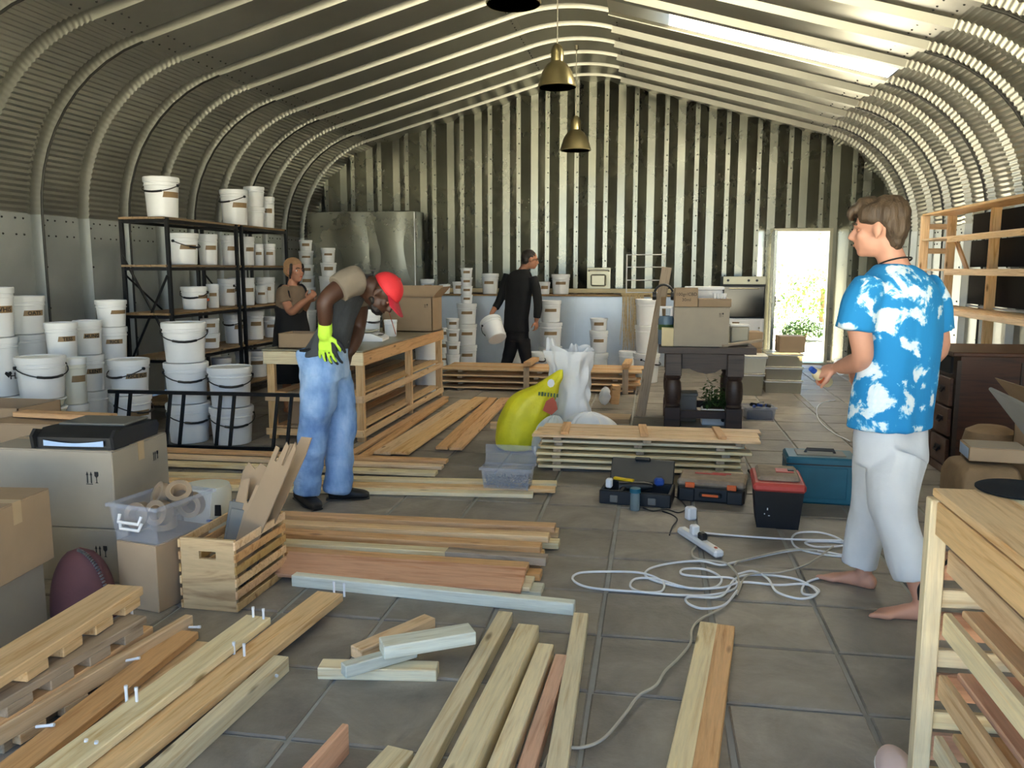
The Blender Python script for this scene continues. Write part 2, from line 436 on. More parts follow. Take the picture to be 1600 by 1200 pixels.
PROFL = [(0, -.11), (.07, -.11), (.095, .0), (.585, .0), (.61, -.11), (.68, -.11)]   # left slope: narrow troughs instead of narrow ridges
def panel(path, sgn=1, prof=PROF):
    mb = MB(); n = len(prof)
    vs = [(sgn*(x+nx*o), y, z+nz_*o) for (x, z, nx, nz_) in path for (y, o) in prof]
    fs = [(i*n+k, i*n+k+1, (i+1)*n+k+1, (i+1)*n+k) for i in range(len(path)-1) for k in range(n-1)]
    return mb.add(vs, fs)
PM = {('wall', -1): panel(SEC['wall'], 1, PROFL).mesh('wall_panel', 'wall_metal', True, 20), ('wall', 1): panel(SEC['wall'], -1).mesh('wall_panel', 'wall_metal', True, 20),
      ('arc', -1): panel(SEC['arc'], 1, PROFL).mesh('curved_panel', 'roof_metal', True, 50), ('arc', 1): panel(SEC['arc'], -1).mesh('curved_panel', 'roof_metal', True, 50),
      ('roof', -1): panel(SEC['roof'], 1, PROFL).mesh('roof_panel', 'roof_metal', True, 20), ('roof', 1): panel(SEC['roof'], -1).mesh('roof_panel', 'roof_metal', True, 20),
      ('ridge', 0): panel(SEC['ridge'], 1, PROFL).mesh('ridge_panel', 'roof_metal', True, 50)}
ceil = tag(link('ceiling', None, None, (XC, 0, 0)), kind='structure'); wl = tag(link('wall_left', None, None, (XC, 0, 0)), kind='structure'); wr = tag(link('wall_right', None, None, (XC, 0, 0)), kind='structure')
fibre = panel(SEC['roof'], -1, [(.054, .06), (.075, .03), (.605, .03), (.626, .06)]).mesh('roof_light', 'fibreglass', False)
bolts = MB()
def bolt(mb, p, n, r=.011):
    p = V(p); n = V(n).normalized(); u = n.orthogonal().normalized(); q = n.cross(u)
    vs = [p+(u*cos(k*pi/3)+q*sin(k*pi/3))*r for k in range(6)] + [p+(u*cos(k*pi/3)+q*sin(k*pi/3))*r*.6+n*r*.8 for k in range(6)]
    mb.add(vs, [(k, (k+1) % 6, 6+(k+1) % 6, 6+k) for k in range(6)]+[tuple(range(6, 12))])
seam = MB()
for k in range(-12, 10):
    y = Y0+PY*k
    for (s, sg), me in PM.items():
        par = ceil if s != 'wall' else (wl if sg < 0 else wr)
        nm = {'wall': 'wall_panel', 'arc': 'curved_panel', 'roof': 'roof_panel', 'ridge': 'ridge_panel'}[s]
        if s == 'roof' and sg == 1 and k == 3:
            pr_ = panel(SEC['roof'], -1, PROF[:3]); q_ = panel(SEC['roof'], -1, PROF[3:]); pr_.add(q_.v, q_.f)
            link('roof_panel', pr_.mesh('roof_panel', 'roof_metal', True, 20), ceil, (0, y, 0)); link('roof_light', fibre, ceil, (0, y, 0)); continue
        link(nm, me, par, (0, y, 0))
    if k < -4: continue
    for sg in (-1, 1):
        ex, ez = SEC['roof'][0][0], SEC['roof'][0][1]; rx, rz = SEC['roof'][1][0], SEC['roof'][1][1]
        for yy in (.16, .26, .42, .52):
            for dz in (-.05, -.20): bolt(bolts, (-sg*(-HW), y+yy, ZW+dz) if False else (sg*HW, y+yy, ZW+dz), (-sg, 0, 0))
            for dd in (.06, .22): bolt(bolts, (sg*(abs(ex)-dd*cos(SLP)), y+yy, ez+dd*sin(SLP)), (-sg*sin(SLP), 0, -cos(SLP)))
            bolt(bolts, (sg*(abs(rx)+.06), y+yy, rz-.06*tan(SLP)), (-sg*sin(SLP), 0, -cos(SLP)))
        for zz in (.3, .7, 1.1, 1.5, 1.9): bolt(bolts, (sg*(HW-.07), y+.03, zz), (-sg, 0, 0), .012) if sg > 0 else bolt(bolts, (-HW, y+.108, zz), (1, 0, 0), .012)
        if k % 2 == 0:
            D9 = .075 if sg > 0 else .0; Y9 = y if sg > 0 else y+.095; seam.tube([(sg*(HW-D9), Y9, z) for z in (.0, 1.0, ZW)]+[(sg*(HW-RAD+(RAD-D9)*cos(t_)), Y9, ZW+(RAD-D9)*sin(t_)) for t_ in [a1*q/10 for q in range(1, 11)]], .012, 6)
rx_, rz_ = SEC['roof'][1][0], SEC['roof'][1][1]
part('ridge_sun_block', MB().add([(x, y, z) for y in (YF, YB+.3) for (x, z) in ((-1.3, rz_-.75*tan(SLP)+.125), (-.55, rz_+.13), (0, rz_+.25), (.55, rz_+.13), (1.3, rz_-.75*tan(SLP)+.125))], [(i, i+1, i+6, i+5) for i in range(4)]), 'roof_metal', ceil, smooth=False)  # unseen sheet above the ridge, added to stop sun leaking through the joints
o = part('bolts', bolts, 'bolt_dark', ceil); o['kind'] = 'stuff'
o = part('seam_sealant', seam, 'bolt_dark', ceil)

# ------------------------------------------------------------------ back wall of vertical trapezoid panels, with the doorway
def roof_z(x):
    d = abs(x-XC)
    if d >= HW: return ZW
    ex = abs(SEC['roof'][0][0])
    if d > ex: return ZW+sqrt(max(0, RAD**2-(d-(HW-RAD))**2))
    if d > .55: return ZE+(ex-d)*tan(SLP)
    return ZR+(1-(d/.55)**2)*.07
PB = .472; DX0, DX1, DZ = 1.83, 2.66, 2.08
wb = tag(link('wall_back', None, None, (0, YB, 0)), kind='structure')
bprof = [(0, 0), (.05, 0), (.19, .19), (.31, .19), (.452, 0), (.472, 0)]
n0 = int((XC-HW)//PB); bb = MB()
for i in range(n0, n0+22):
    x0 = i*PB+.12; cols = []
    for (dx, dy) in bprof: cols.append((x0+dx, dy))
    for a in (DX0, DX1, XC-HW, XC+HW):
        for j in range(len(cols)-1):
            if cols[j][0]+1e-4 < a < cols[j+1][0]-1e-4:
                t_ = (a-cols[j][0])/(cols[j+1][0]-cols[j][0]); cols.insert(j+1, (a, cols[j][1]*(1-t_)+cols[j+1][1]*t_)); break
    mb = MB()
    for (xa, ya), (xb, yb) in zip(cols[:-1], cols[1:]):
        xm = (xa+xb)/2
        if abs(xm-XC) > HW: continue
        zb = DZ if DX0 < xm < DX1 else 0.0; n = 6
        for q in range(n):
            u0, u1 = xa+(xb-xa)*q/n, xa+(xb-xa)*(q+1)/n; v0, v1 = ya+(yb-ya)*q/n, ya+(yb-ya)*(q+1)/n
            mb.add([(u0, v0, zb), (u1, v1, zb), (u1, v1, roof_z(u1)+.05), (u0, v0, roof_z(u0)+.05)], [(0, 1, 2, 3)])
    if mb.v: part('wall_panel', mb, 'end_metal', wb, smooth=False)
    z = .2
    while z < roof_z(x0+.025)-.08:
        if not (DX0-.05 < x0+.025 < DX1+.05 and z < DZ+.05) and abs(x0+.025-XC) < HW-.1: bolt(bb, (x0+.025, -.002, z), (0, -1, 0), .013)
        z += .235
o = part('bolts', bb, 'bolt_dark', wb); o['kind'] = 'stuff'
# door frame and the open door leaf
dr = tag(link('door_1', None, None, (DX0, YB-.03, 0)), kind='structure'); DWd = DX1-DX0
part('door_frame', MB().box((0, 0, DZ/2), (.05, .12, DZ), None, .004).box((DWd, 0, DZ/2), (.05, .12, DZ), None, .004).box((DWd/2, 0, DZ), (DWd+.05, .12, .05), None, .004), 'stainless', dr)
part('threshold', Bx((DWd, .3, .04), .006, (DWd/2, .0, .01)), 'stainless', dr)
lf = part('door_leaf', MB().box((-.03, -.38, DZ/2), (.045, .74, DZ-.06), None, .004), 'end_metal', dr, rot=(0, 0, radians(-4)))
part('door_handle', MB().tube([(0, -.66, 1.0), (.07, -.66, 1.0), (.07, -.58, 1.0)], .01, 8).box((0, -.66, 1.0), (.02, .04, .16), None, .004), 'black_steel', lf)
# unseen front gable, added to shape light and reflections, around a wide opening
wf = tag(link('wall_front_added', None, None, (0, YF, 0)), kind='structure')
OX0, OX1, OZ = -4.7, 3.4, 4.0
n = 48
for i in range(n):
    xa, xb = XC-HW+2*HW*i/n, XC-HW+2*HW*(i+1)/n; zb = OZ if OX0 < (xa+xb)/2 < OX1 else 0
    za, zc_ = roof_z(xa)+.05, roof_z(xb)+.05
    if min(za, zc_) > zb: part('wall_panel', MB().add([(xa, 0, zb), (xb, 0, zb), (xb, 0, zc_), (xa, 0, za)], [(0, 1, 2, 3)]), 'end_metal', wf, smooth=False)
# skirting beam above the counter along back wall
struct('trim_1', Bx((3.9, .06, .07), .004, (-1.45, 13.52, 1.13)), 'cream_block')
# ------------------------------------------------------------------ outside ground
g = struct('ground_outside', MB().box((0, 34, -.15), (80, 40.6, .2)), 'grass_ground')
g2 = struct('ground_front', MB().box((0, -21, -.15), (80, 39.6, .2)), 'grass_ground')
struct('doorstep', Bx((2.4, 1.6, .12), .02, (2.4, 14.62, -.03)), 'stone_slab')
# ------------------------------------------------------------------ pendant lamps
for i, (y, zr, px, lb) in enumerate(((6.5, 3.46, .80, 'first of the row, hanging before the others'), (9.35, 3.44, 1, 'middle one of the row, lit by the roof light'), (11.55, 3.07, 1, 'hanging lowest, before the striped back wall'))):
    L = thing('pendant_lamp', 'bell-shaped metal pendant lamp, '+lb, 'lamp', (-1.1, y, zr), 0, 'bell pendant lamps under the ridge'); L['group'] = 'bell pendant lamps under the ridge'
    part('lamp_shade', MB().lathe([(.20, 0), (.205, .0), (.21, .01), (.195, .06), (.165, .16), (.115, .235), (.07, .27), (.065, .275), (.062, .27), (.11, .228), (.158, .155), (.188, .06), (.20, .0)], 32), 'brass_lamp', L)
    part('lamp_cap', MB().lathe([(0, .27), (.07, .27), (.07, .38), (.05, .43), (.025, .455), (0, .46)], 24), 'brass_lamp', L)
    part('cord', MB().tube([(0, 0, .45), (0, 0, 4.42-zr)], .007, 6), 'cable_grey', L)
    part('hook', MB().lathe([(0, 4.36-zr), (.03, 4.38-zr), (.03, 4.43-zr), (0, 4.44-zr)], 12), 'stainless', L)
    part('bulb', MB().lathe([(0, .06), (.035, .07), (.045, .10), (.03, .16), (.025, .22), (0, .23)], 12), 'white_plastic', L)

# ------------------------------------------------------------------ buckets
BCACHE = {}
def bucket_meshes(key, rt, h, body):
    if key in BCACHE: return BCACHE[key]
    rb = rt*.86; lt = min(.05, h*.16)
    bd = MB().lathe([(0, 0), (rb*.93, 0), (rb, .006), (rt*.965, h-lt), (rt*.965, h-lt*.4), (0, h-lt*.4)], 28)
    ld = MB().lathe([(rt*.96, h-lt*1.05), (rt*1.02, h-lt), (rt*1.03, h-lt*.5), (rt*1.03, h-.006), (rt*1.0, h), (rt*.93, h), (rt*.92, h-.008), (0, h-.008)], 28)
    rim = MB().lathe([(rt*.965, h-lt*1.75), (rt*1.0, h-lt*1.7), (rt*1.0, h-lt*1.5), (rt*.965, h-lt*1.45)], 28)
    bd.add(rim.v, rim.f)
    hd = MB(); n = 13; z0 = h-lt*1.6; pts = []
    for i in range(n):
        a = pi*i/(n-1); pts.append((rt*1.05*cos(a), -rt*1.05*sin(a)-.004, z0-.42*rt*sin(a)))
    hd.tube(pts, .005, 6).tube([pts[4], pts[5], pts[6], pts[7], pts[8]], .010, 8)
    for s in (-1, 1): hd.tube([(s*rt*.97, 0, z0), (s*rt*1.08, 0, z0)], .014, 8)
    tp = MB(); wn = h*.14 if h > .2 else h*.26; zc = h*.56; sp = .62; m = 9; vs = []
    for j in (0, 1):
        for i in range(m):
            z = zc+(j-.5)*wn; r = rb+(rt*.965-rb)*(z/(h-lt))+.0015; a = -pi/2+(i/(m-1)-.5)*2*sp+(.04 if j else -.04)*(i == 0); vs.append((r*cos(a), r*sin(a), z))
    tp.add(vs, [(i, i+1, m+i+1, m+i) for i in range(m-1)])
    BCACHE[key] = (bd.mesh('bucket_body', body), ld.mesh('lid', 'lid_white'), hd.mesh('handle', 'handle_black'), tp.mesh('tape_label', 'brown_tape'), (rt, rb, h, lt, zc, wn))
    return BCACHE[key]
TXT = {}
def curved_text(txt, r, z, size, a0=-pi/2):
    key = (txt, round(r, 2), round(z, 2), round(size, 3))
    if key not in TXT:
        me = text_mesh(txt, size, 'ink', .0012)
        for v in me.vertices: a = -pi/2+v.co.x/r; v.co = (r*cos(a), r*sin(a), z+v.co.y)
        TXT[key] = me
    return TXT[key]
SCR = ['BEANS', 'SALT', 'FLOUR', 'SEEDS', 'PEAS', 'MAIZE', 'OATS', 'RICE']
def bucket(P, rt, h, label, group, face=0.0, tape=True, handle=None, txt=None, cream=False, lid=True, base=None, txtsize=None, shape='bucket'):
    rt = max(.03, round(rt/.0075)*.0075); h = round(h/.01)*.01
    bd, ld, hd, tp, (rt, rb, h, lt, zc, wn) = bucket_meshes((rt, h, cream), rt, h, 'bucket_cream' if cream else 'bucket_white')
    o = thing('bucket' if h > .2 else 'tub', label, 'bucket' if h > .2 else 'tub', P, 0, group)
    # front of the tape turned towards the light at the open end
    vd = V((P[0]-CP.x, P[1]-CP.y, 0)); fa = atan2(vd.y, vd.x)-pi/2+face
    o.rotation_euler = (0, 0, fa)
    link('bucket_body', bd, o)
    if lid: link('lid', ld, o)
    if tape:
        t_ = link('tape_label', tp, o)
        if txt: link('writing', curved_text(txt, (rb+(rt*.965-rb)*(zc/(h-lt)))+.003, zc-.002, txtsize or wn*.95), t_)
    if handle is not None: link('handle', hd, o, (0, 0, 0), (0, 0, handle))
    return o
def stack(x, yb, items, desc, group, back=True, z0=0.0, P=None, Y=None, top=None):
    """items bottom to top: (height px, width px, options)"""
    if Y is not None: P = AY(x, yb, Y); P.z = z0
    p = V(P) if P is not None else F(x, yb, z0); k = ppm(p); r0 = items[0][1]/k/2; sc_ = 1.0
    if top is not None: sc_ = (PX(p)[1]-top)/sum(i_[0] for i_ in items)
    if P is None:
        d = V((p.x, p.y, 0)).normalized(); p = p+d*r0*.8
    z = z0; n = len(items); k = ppm(p)
    for i, (hp, wp, op) in enumerate(items):
        h = round(hp*sc_/k/.01)*.01
        w = {0: 'at the bottom of', n-1: 'on top of'}.get(i, ['', 'second up in', 'third up in', 'fourth up in', 'fifth up in', 'sixth up in'][min(i, 5)]) if n > 1 else ''
        size = 'large' if h > .28 else ('medium' if h > .19 else 'small')
        ex = op.pop('note', '')
        lb = (size+' white '+('tub' if h <= .2 else 'bucket')+(' '+ex if ex else '')+' '+(w+' the ' if n > 1 else '')+desc).strip()
        dx = op.pop('dx', 0)/k
        bucket((p.x+dx, p.y, z), wp/k/2, h, lb, group, **op); z += h+.001
    return z
G1 = 'white food buckets stacked by the left wall'
D = dict
stack(8, 682, Y=6.05, top=450, items=[(66, 58, D(tape=False)), (76, 58, D(note='lettered with a heart', tape=False)), (64, 56, D(txt='WHIS', face=.5, note='marked WHIS'))], desc='stack behind the cartons', group=G1)
stack(58, 690, Y=6.6, top=463, items=[(60, 50, D(tape=False)), (52, 50, D(tape=False)), (48, 51, D(tape=False)), (60, 51, D(txt='OATS', face=.45, note='marked OATS'))], desc='OATS stack', group=G1)
stack(108, 686, Y=6.3, top=504, items=[(66, 46, D(tape=False)), (62, 46, D(tape=False)), (56, 46, D(txt='TESS', face=.4, note='marked TESS'))], desc='TESS stack', group=G1)
stack(149, 683, Y=6.75, top=500, items=[(66, 43, D(tape=False)), (58, 41, D(txt='LENT', face=.35, note='marked LENT')), (54, 40, D(txt='MUNG', face=.3, note='marked MUNG'))], desc='LENT and MUNG stack', group=G1)
stack(186, 670, Y=7.05, top=470, items=[(55, 42, D(tape=False)), (52, 42, D(tape=False)), (50, 42, D(txt='RICE', face=.1, note='marked RICE')), (42, 44, D(face=.6, note='with short tape'))], desc='RICE stack', group=G1)
stack(74, 708, Y=5.76, top=555, items=[(62, 66, D(tape=False, cream=True, handle=-1.4)), (18, 66, D(tape=False, cream=True, lid=True)), (14, 66, D(tape=False, cream=True)), (66, 70, D(tape=False, handle=.35, note='with black handle'))], desc='stack beside yellowed buckets', group=G1)
stack(124, 694, Y=6.05, top=560, items=[(66, 38, D(cream=True, face=.35)), (66, 38, D(cream=True, face=.4))], desc='yellowed cream stack', group=G1)
stack(208, 676, Y=6.72, top=560, items=[(58, 60, D(handle=.3, face=.45)), (52, 58, D(handle=-1.3, txt='RICE FLO', face=.45, note='marked RICE FLO'))], desc='RICE FLO pair', group=G1)
stack(297, 690, Y=6.5, top=504, items=[(62, 66, D(tape=False, handle=.35)), (64, 66, D(tape=False, handle=.15)), (62, 65, D(tape=False, handle=0.0, note='with tape on its lid'))], desc='untaped stack behind trestle', group=G1)
stack(364, 692, Y=6.5, top=573, items=[(60, 65, D(tape=False, handle=.2)), (64, 64, D(tape=False, handle=.05))], desc='untaped pair behind black trestle', group=G1)
# lettering and heart on the big bucket
hp = MB().prism([(0, -.03), (.028, .005), (.02, .022), (.006, .018), (0, .008), (-.006, .018), (-.02, .022), (-.028, .005)], 0, .002)
for ob in [o for o in bpy.data.objects if o.get('label', '').find('lettered with a heart') >= 0]:
    part('heart_mark', hp, 'ink', ob, (.06, -.148, .19), (pi/2, 0, .38)); link('writing', curved_text('HARI', .163, .17, .075), ob, (0, 0, 0), (0, 0, .95))

# ------------------------------------------------------------------ black steel shelving with timber boards
SZ = [1.965, 1.51, 1.045, .61, .16]; SX0, SX1 = -5.10, -4.62
def rack(y0, y1, label, brace_end):
    R = thing('shelving_rack', label, 'shelf', (SX0, y0, 0), 0, 'black steel shelving racks'); W = SX1-SX0; L = y1-y0
    for x in (0, W):
        for y in (0, L): part('post', Bx((.035, .035, 1.97), .002, (x, y, .985)), 'black_steel', R)
    for z in SZ:
        for y in (0, L): part('end_rail', Bx((W, .03, .03), .002, (W/2, y, z-.03)), 'black_steel', R)
        for x in (0, W): part('side_rail', Bx((.02, L, .03), .002, (x, L/2, z-.03)), 'black_steel', R)
        for q in range(3): plank('shelf_board', (SX0+.08+q*.16, y0-.05, z), (SX0+.08+q*.16, y1+.04, z), .155, .022, 'shelf_wood', R)
    if brace_end:
        part('cross_brace', MB().tube([(0, -.022, 1.62), (W, -.022, .72)], .012, 6), 'black_steel', R); part('cross_brace', MB().tube([(W, -.036, 1.42), (0, -.036, .50)], .012, 6), 'black_steel', R)
    part('cross_brace', MB().tube([(0, .02, 1.42), (0, L-.02, .6)], .01, 6), 'black_steel', R)
rack(7.40, 8.74, 'black steel rack with cross-braced end and timber boards', True)
rack(8.86, 10.02, 'black steel rack with timber boards behind the woman in beanie', False)
def onshelf(si, lst, lab, grp):
    placed = []
    for (x, y0, y1, wp, op) in lst:
        z = SZ[si]+.012; op.pop('X', 0); n = op.pop('n', 1); best = None
        for X in (-4.79, -4.74, -4.84, -4.90, -4.96, -5.0, -4.70):          # slide along the board's depth until it clears its neighbours
            p = AX(x, y1, X); p = V((X, p.y, z)); k = ppm(p); r9 = wp/k/2*1.06; p.y = max(7.44+r9, min(9.98-r9, p.y))
            if 8.71-r9 < p.y < 8.89+r9: p.y = 8.71-r9 if p.y < 8.8 else 8.89+r9
            gap = min([(V((p.x-a, p.y-b_, 0))).length-r9-c for a, b_, c in placed]+[9])
            if best is None or gap > best[0]: best = (gap, p, k, r9)
            if gap > .004: break
        gap, p, k, r9 = best; r9 = max(.04, r9+min(0, gap-.004)); placed.append((p.x, p.y, r9)); zz = z
        for q in range(n):
            h = round((y1-y0)/n/k/.01)*.01
            lb = ('large' if h > .28 else 'medium' if h > .19 else 'small')+' white lidded '+('bucket ' if h > .2 else 'tub ')+op.get('note', '')+(' ' if op.get('note') else '')+(('atop another ' if q else 'carrying another ') if n > 1 else '')+lab
            bucket((p.x, p.y, zz), r9/1.06, h, lb, grp, **{a: b_ for a, b_ in op.items() if a != 'note'}); zz += h+.001
onshelf(0, [(236, 273, 337, 54, D(handle=-1.2, face=.7, X=-4.86, note='with loose black handle')), (357, 293, 348, 43, D(handle=-1.3, face=.5)), (399, 291, 352, 31, D(tape=False, n=2)), (426, 306, 354, 22, D(face=.1))], 'on the top board of the black rack', 'buckets on the top boards of the racks')
onshelf(1, [(288, 366, 415, 45, D(handle=.5, face=.4, note='with drooping handle')), (326, 367, 415, 31, D(face=.4)), (350, 368, 414, 24, D(face=.4)), (368, 370, 414, 22, D()), (387, 370, 414, 23, D(face=.5)), (405, 380, 413, 16, D()), (423, 381, 414, 18, D())], 'on the second board of the black rack', 'buckets on the second boards of the racks')
onshelf(2, [(305, 447, 483, 40, D(face=.9, handle=-1.2, note='with orange print')), (334, 445, 482, 19, D()), (348, 433, 475, 27, D(X=-4.95, handle=1.9, face=.6)), (368, 434, 475, 20, D()), (387, 432, 474, 23, D(face=.4)), (409, 442, 470, 19, D(X=-4.72)), (420, 431, 470, 28, D(X=-4.95))], 'on the third board of the black rack', 'buckets on the third boards of the racks')
onshelf(3, [(330, 500, 545, 28, D(n=2)), (356, 494, 540, 30, D(handle=-1.2, face=.7)), (376, 494, 538, 20, D()), (399, 491, 535, 28, D(face=.2)), (426, 498, 530, 24, D())], 'on the fourth board of the black rack', 'buckets on the fourth boards of the racks')
onshelf(4, [(358, 556, 600, 28, D(tape=False)), (382, 560, 606, 24, D()), (403, 560, 600, 32, D())], 'on the lowest board of the black rack', 'buckets on the lowest boards of the racks')
for ob in [o for o in bpy.data.objects if 'with orange print' in o.get('label', '')]:
    part('orange_print', MB().box((.07, -.115, .10), (.05, .004, .03)), 'label_orange', ob, (0, 0, 0), (0, 0, .2))

# buckets at the back left, before the tall galvanised cabinet
stack(484, 571, [(44, 26, D(tape=False)), (41, 25, D(tape=False)), (35, 25, D(tape=False)), (18, 24, D()), (16, 23, D()), (21, 22, D()), (16, 20, D())], 'slim stack behind the woman', 'stacked tubs by the galvanised cabinet')
stack(518, 573, [(38, 31, D(tape=False)), (38, 31, D(tape=False)), (32, 31, D()), (29, 30, D(tape=False)), (20, 25, D()), (22, 22, D())], 'tall stack before the galvanised cabinet', 'stacked tubs by the galvanised cabinet')
# tall galvanised cabinet
gc = thing('galvanised_cabinet', 'tall dented galvanised sheet cabinet against the back wall', 'cabinet', (-4.70, 13.25, 0))
part('cabinet_body', MB().box((0, 0, 1.2), (1.84, .5, 2.4), None, .01), 'end_metal', gc)
mb = MB().grid(lambda u, v: (-.91+1.82*u, -.256-.012*noise.noise(V((u*7, v*4, 2)))-.008*sin(u*18), .02+2.36*v), 40, 24); part('front_sheet', mb, 'end_metal', gc)
part('edge_strip', Bx((.02, .012, 2.36), .002, (.905, -.272, 1.2)), 'lid_white', gc)
# low galvanised counter
ct = thing('galvanised_counter', 'low counter clad in bluish galvanised sheets along back wall', 'counter', (-1.48, 13.1, 0))
part('counter_body', MB().box((0, .02, .53), (3.72, .5, 1.06), None, .004), 'counter_metal', ct)
for x0, x1 in ((-1.85, -.62), (-.60, .26), (.28, 1.12), (1.14, 1.85)):
    mb = MB().grid(lambda u, v: (x0+(x1-x0)*u, -.246-.006*noise.noise(V((u*3+x0, v*3, 5))), .01+1.04*v), 14, 14); part('cladding_sheet', mb, 'counter_metal', ct)
part('counter_top', Bx((3.76, .6, .025), .003, (0, .0, 1.075)), 'shelf_wood', ct)
def at_counter(x, y0, y1, wp, **op):
    p = AY(x, y1, 13.0); p = V((p.x, 13.0, 1.0885)); k = ppm(p); h = (y1-y0)/k
    bucket(p, wp/k/2, h, 'small white tub standing on the galvanised counter' if h < .2 else 'white bucket standing on the galvanised counter'+(' beside man in black' if x < 800 else ' clear of the man in black'), 'tubs on the galvanised counter', **op)
for a in ((668, 437, 459, 22), (695, 445, 460, 17), (716, 441, 460, 18), (850, 442, 461, 20)): at_counter(*a, face=.1)
at_counter(766, 430, 461, 27, face=-.2); at_counter(876, 430, 461, 28)
GB = 'stacked buckets before the galvanised counter'
def st2(x, Y, items, desc): return stack(0, 0, items, desc, GB, P=(AY(x, 560, Y).x, Y, 0))
st2(730, 12.35, [(34, 30, D()), (33, 30, D()), (32, 30, D()), (13, 19, D()), (13, 19, D()), (13, 19, D()), (14, 19, D())], 'tall tapering seven-tier stack')
st2(708, 11.9, [(24, 22, D(tape=False)), (20, 22, D()), (19, 21, D()), (17, 21, D())], 'short stack beside the open carton')
st2(693, 12.3, [(21, 18, D()), (20, 18, D()), (18, 18, D())], 'stack half hidden by the bench end')
st2(860, 11.9, [(40, 36, D(tape=False)), (38, 35, D()), (33, 32, D())], 'stack beside the hand of man in black')
st2(838, 11.4, [(38, 26, D(tape=False, handle=.8))], 'with black handle at the feet of man in black')
st2(812, 11.9, [(36, 26, D(tape=False))], 'seen between the legs of man in black')
st2(935, 11.6, [(36, 30, D(tape=False)), (34, 29, D()), (19, 27, D())], 'stack beside the raffia strands')
st2(1010, 11.0, [(46, 40, D(tape=False, handle=1.2)), (42, 38, D(tape=False)), (40, 38, D(tape=False))], 'stack behind the leaning plank')
st2(980, 12.0, [(34, 26, D(tape=False))], 'standing under the raffia strands')
# raffia hank over the counter edge
rf = thing('raffia_hank', 'hank of dry raffia strands hanging over the counter edge', 'raffia', (-.30, 12.77, 1.09)); r2 = random.Random(5)
part('raffia_cord', MB().tube([(-.20, .0, .012), (.05, .01, .012), (.42, 0, .012)], .014, 8), 'raffia', rf)
mb = MB()
for i in range(110):
    x = r2.uniform(-.18, .14) if i < 90 else r2.uniform(.24, .40); ln = r2.uniform(.55, .98) if i < 90 else r2.uniform(.3, .5)
    y = r2.uniform(-.03, -.005); tw = r2.uniform(-.05, .09)
    mb.tube([(x, y*.3, .01), (x+tw*.2, y-.01, -ln*.4), (x+tw, y-.03+r2.uniform(-.02, .01), -ln)], .0035, 4)
o = part('strands', mb, 'raffia', rf); o['kind'] = 'stuff'
# wire rack and towel dispenser
wk = thing('wire_rack', 'white wire drying rack standing on the counter', 'rack', (AY(1008, 460, 13.1).x, 13.1, 1.0885)); hw, hh = .29, .62
for x in (-hw, hw):
    for y in (-.05, .05): part('upright', MB().tube([(x, y, 0), (x, y, hh)], .009, 6), 'white_plastic', wk)
for z in (.03, .22, .42, .61):
    part('tier', MB().tube([(-hw, -.05, z), (hw, -.05, z), (hw, .05, z), (-hw, .05, z)], .008, 6, True), 'white_plastic', wk)
td = thing('towel_dispenser', 'grey wall-mounted dispenser with roll bar on back wall', 'dispenser', (AY(935, 440, 13.5).x, 13.5, 1.2))
part('back_plate', Bx((.38, .02, .34), .003, (0, .09, .13)), 'stainless', td); part('box', Bx((.24, .16, .19), .02, (0, 0, .10)), 'stainless', td); part('roll_bar', MB().tube([(-.16, .08, .25), (-.16, -.05, .26), (.16, -.05, .26), (.16, .08, .25)], .012, 8), 'cable_grey', td)

# ------------------------------------------------------------------ oven unit and white cupboard
p = AY(1130, 433, 12.95); q = AY(1197, 433, 12.95)
ov = thing('oven_unit', 'built-in black glass oven with steel control panel by the door', 'oven', ((p.x+q.x)/2, 13.2, 0)); wd = q.x-p.x
part('cupboard', Bx((wd, .5, .74), .004, (0, .02, .37)), 'white_plastic', ov); cdr = part('cupboard_door', Bx((wd-.04, .02, .66), .003, (0, -.242, .38)), 'white_plastic', ov); part('knob', MB().lathe([(0, 0), (.012, 0), (.014, .02), (0, .022)], 10), 'stainless', cdr, (wd*.38, -.25, .6), (pi/2, 0, 0))
part('oven_body', Bx((wd, .5, .62), .004, (0, .02, 1.055)), 'black_plastic', ov)
part('control_panel', Bx((wd, .03, .12), .004, (0, -.25, 1.31)), 'stainless', ov)
for x in (-.24, .06, .18): part('knob', MB().lathe([(0, 0), (.02, 0), (.018, .03), (0, .03)], 12), 'black_plastic', ov, (x, -.265, 1.31), (pi/2, 0, 0))
dr2 = part('oven_door', Bx((wd-.03, .03, .46), .006, (0, -.25, .99)), 'oven_glass', ov); part('oven_handle', MB().tube([(-.22, -.29, 1.19), (.22, -.29, 1.19)], .010, 8).tube([(-.22, -.26, 1.19), (-.22, -.29, 1.19)], .008, 6).tube([(.22, -.26, 1.19), (.22, -.29, 1.19)], .008, 6), 'stainless', dr2)

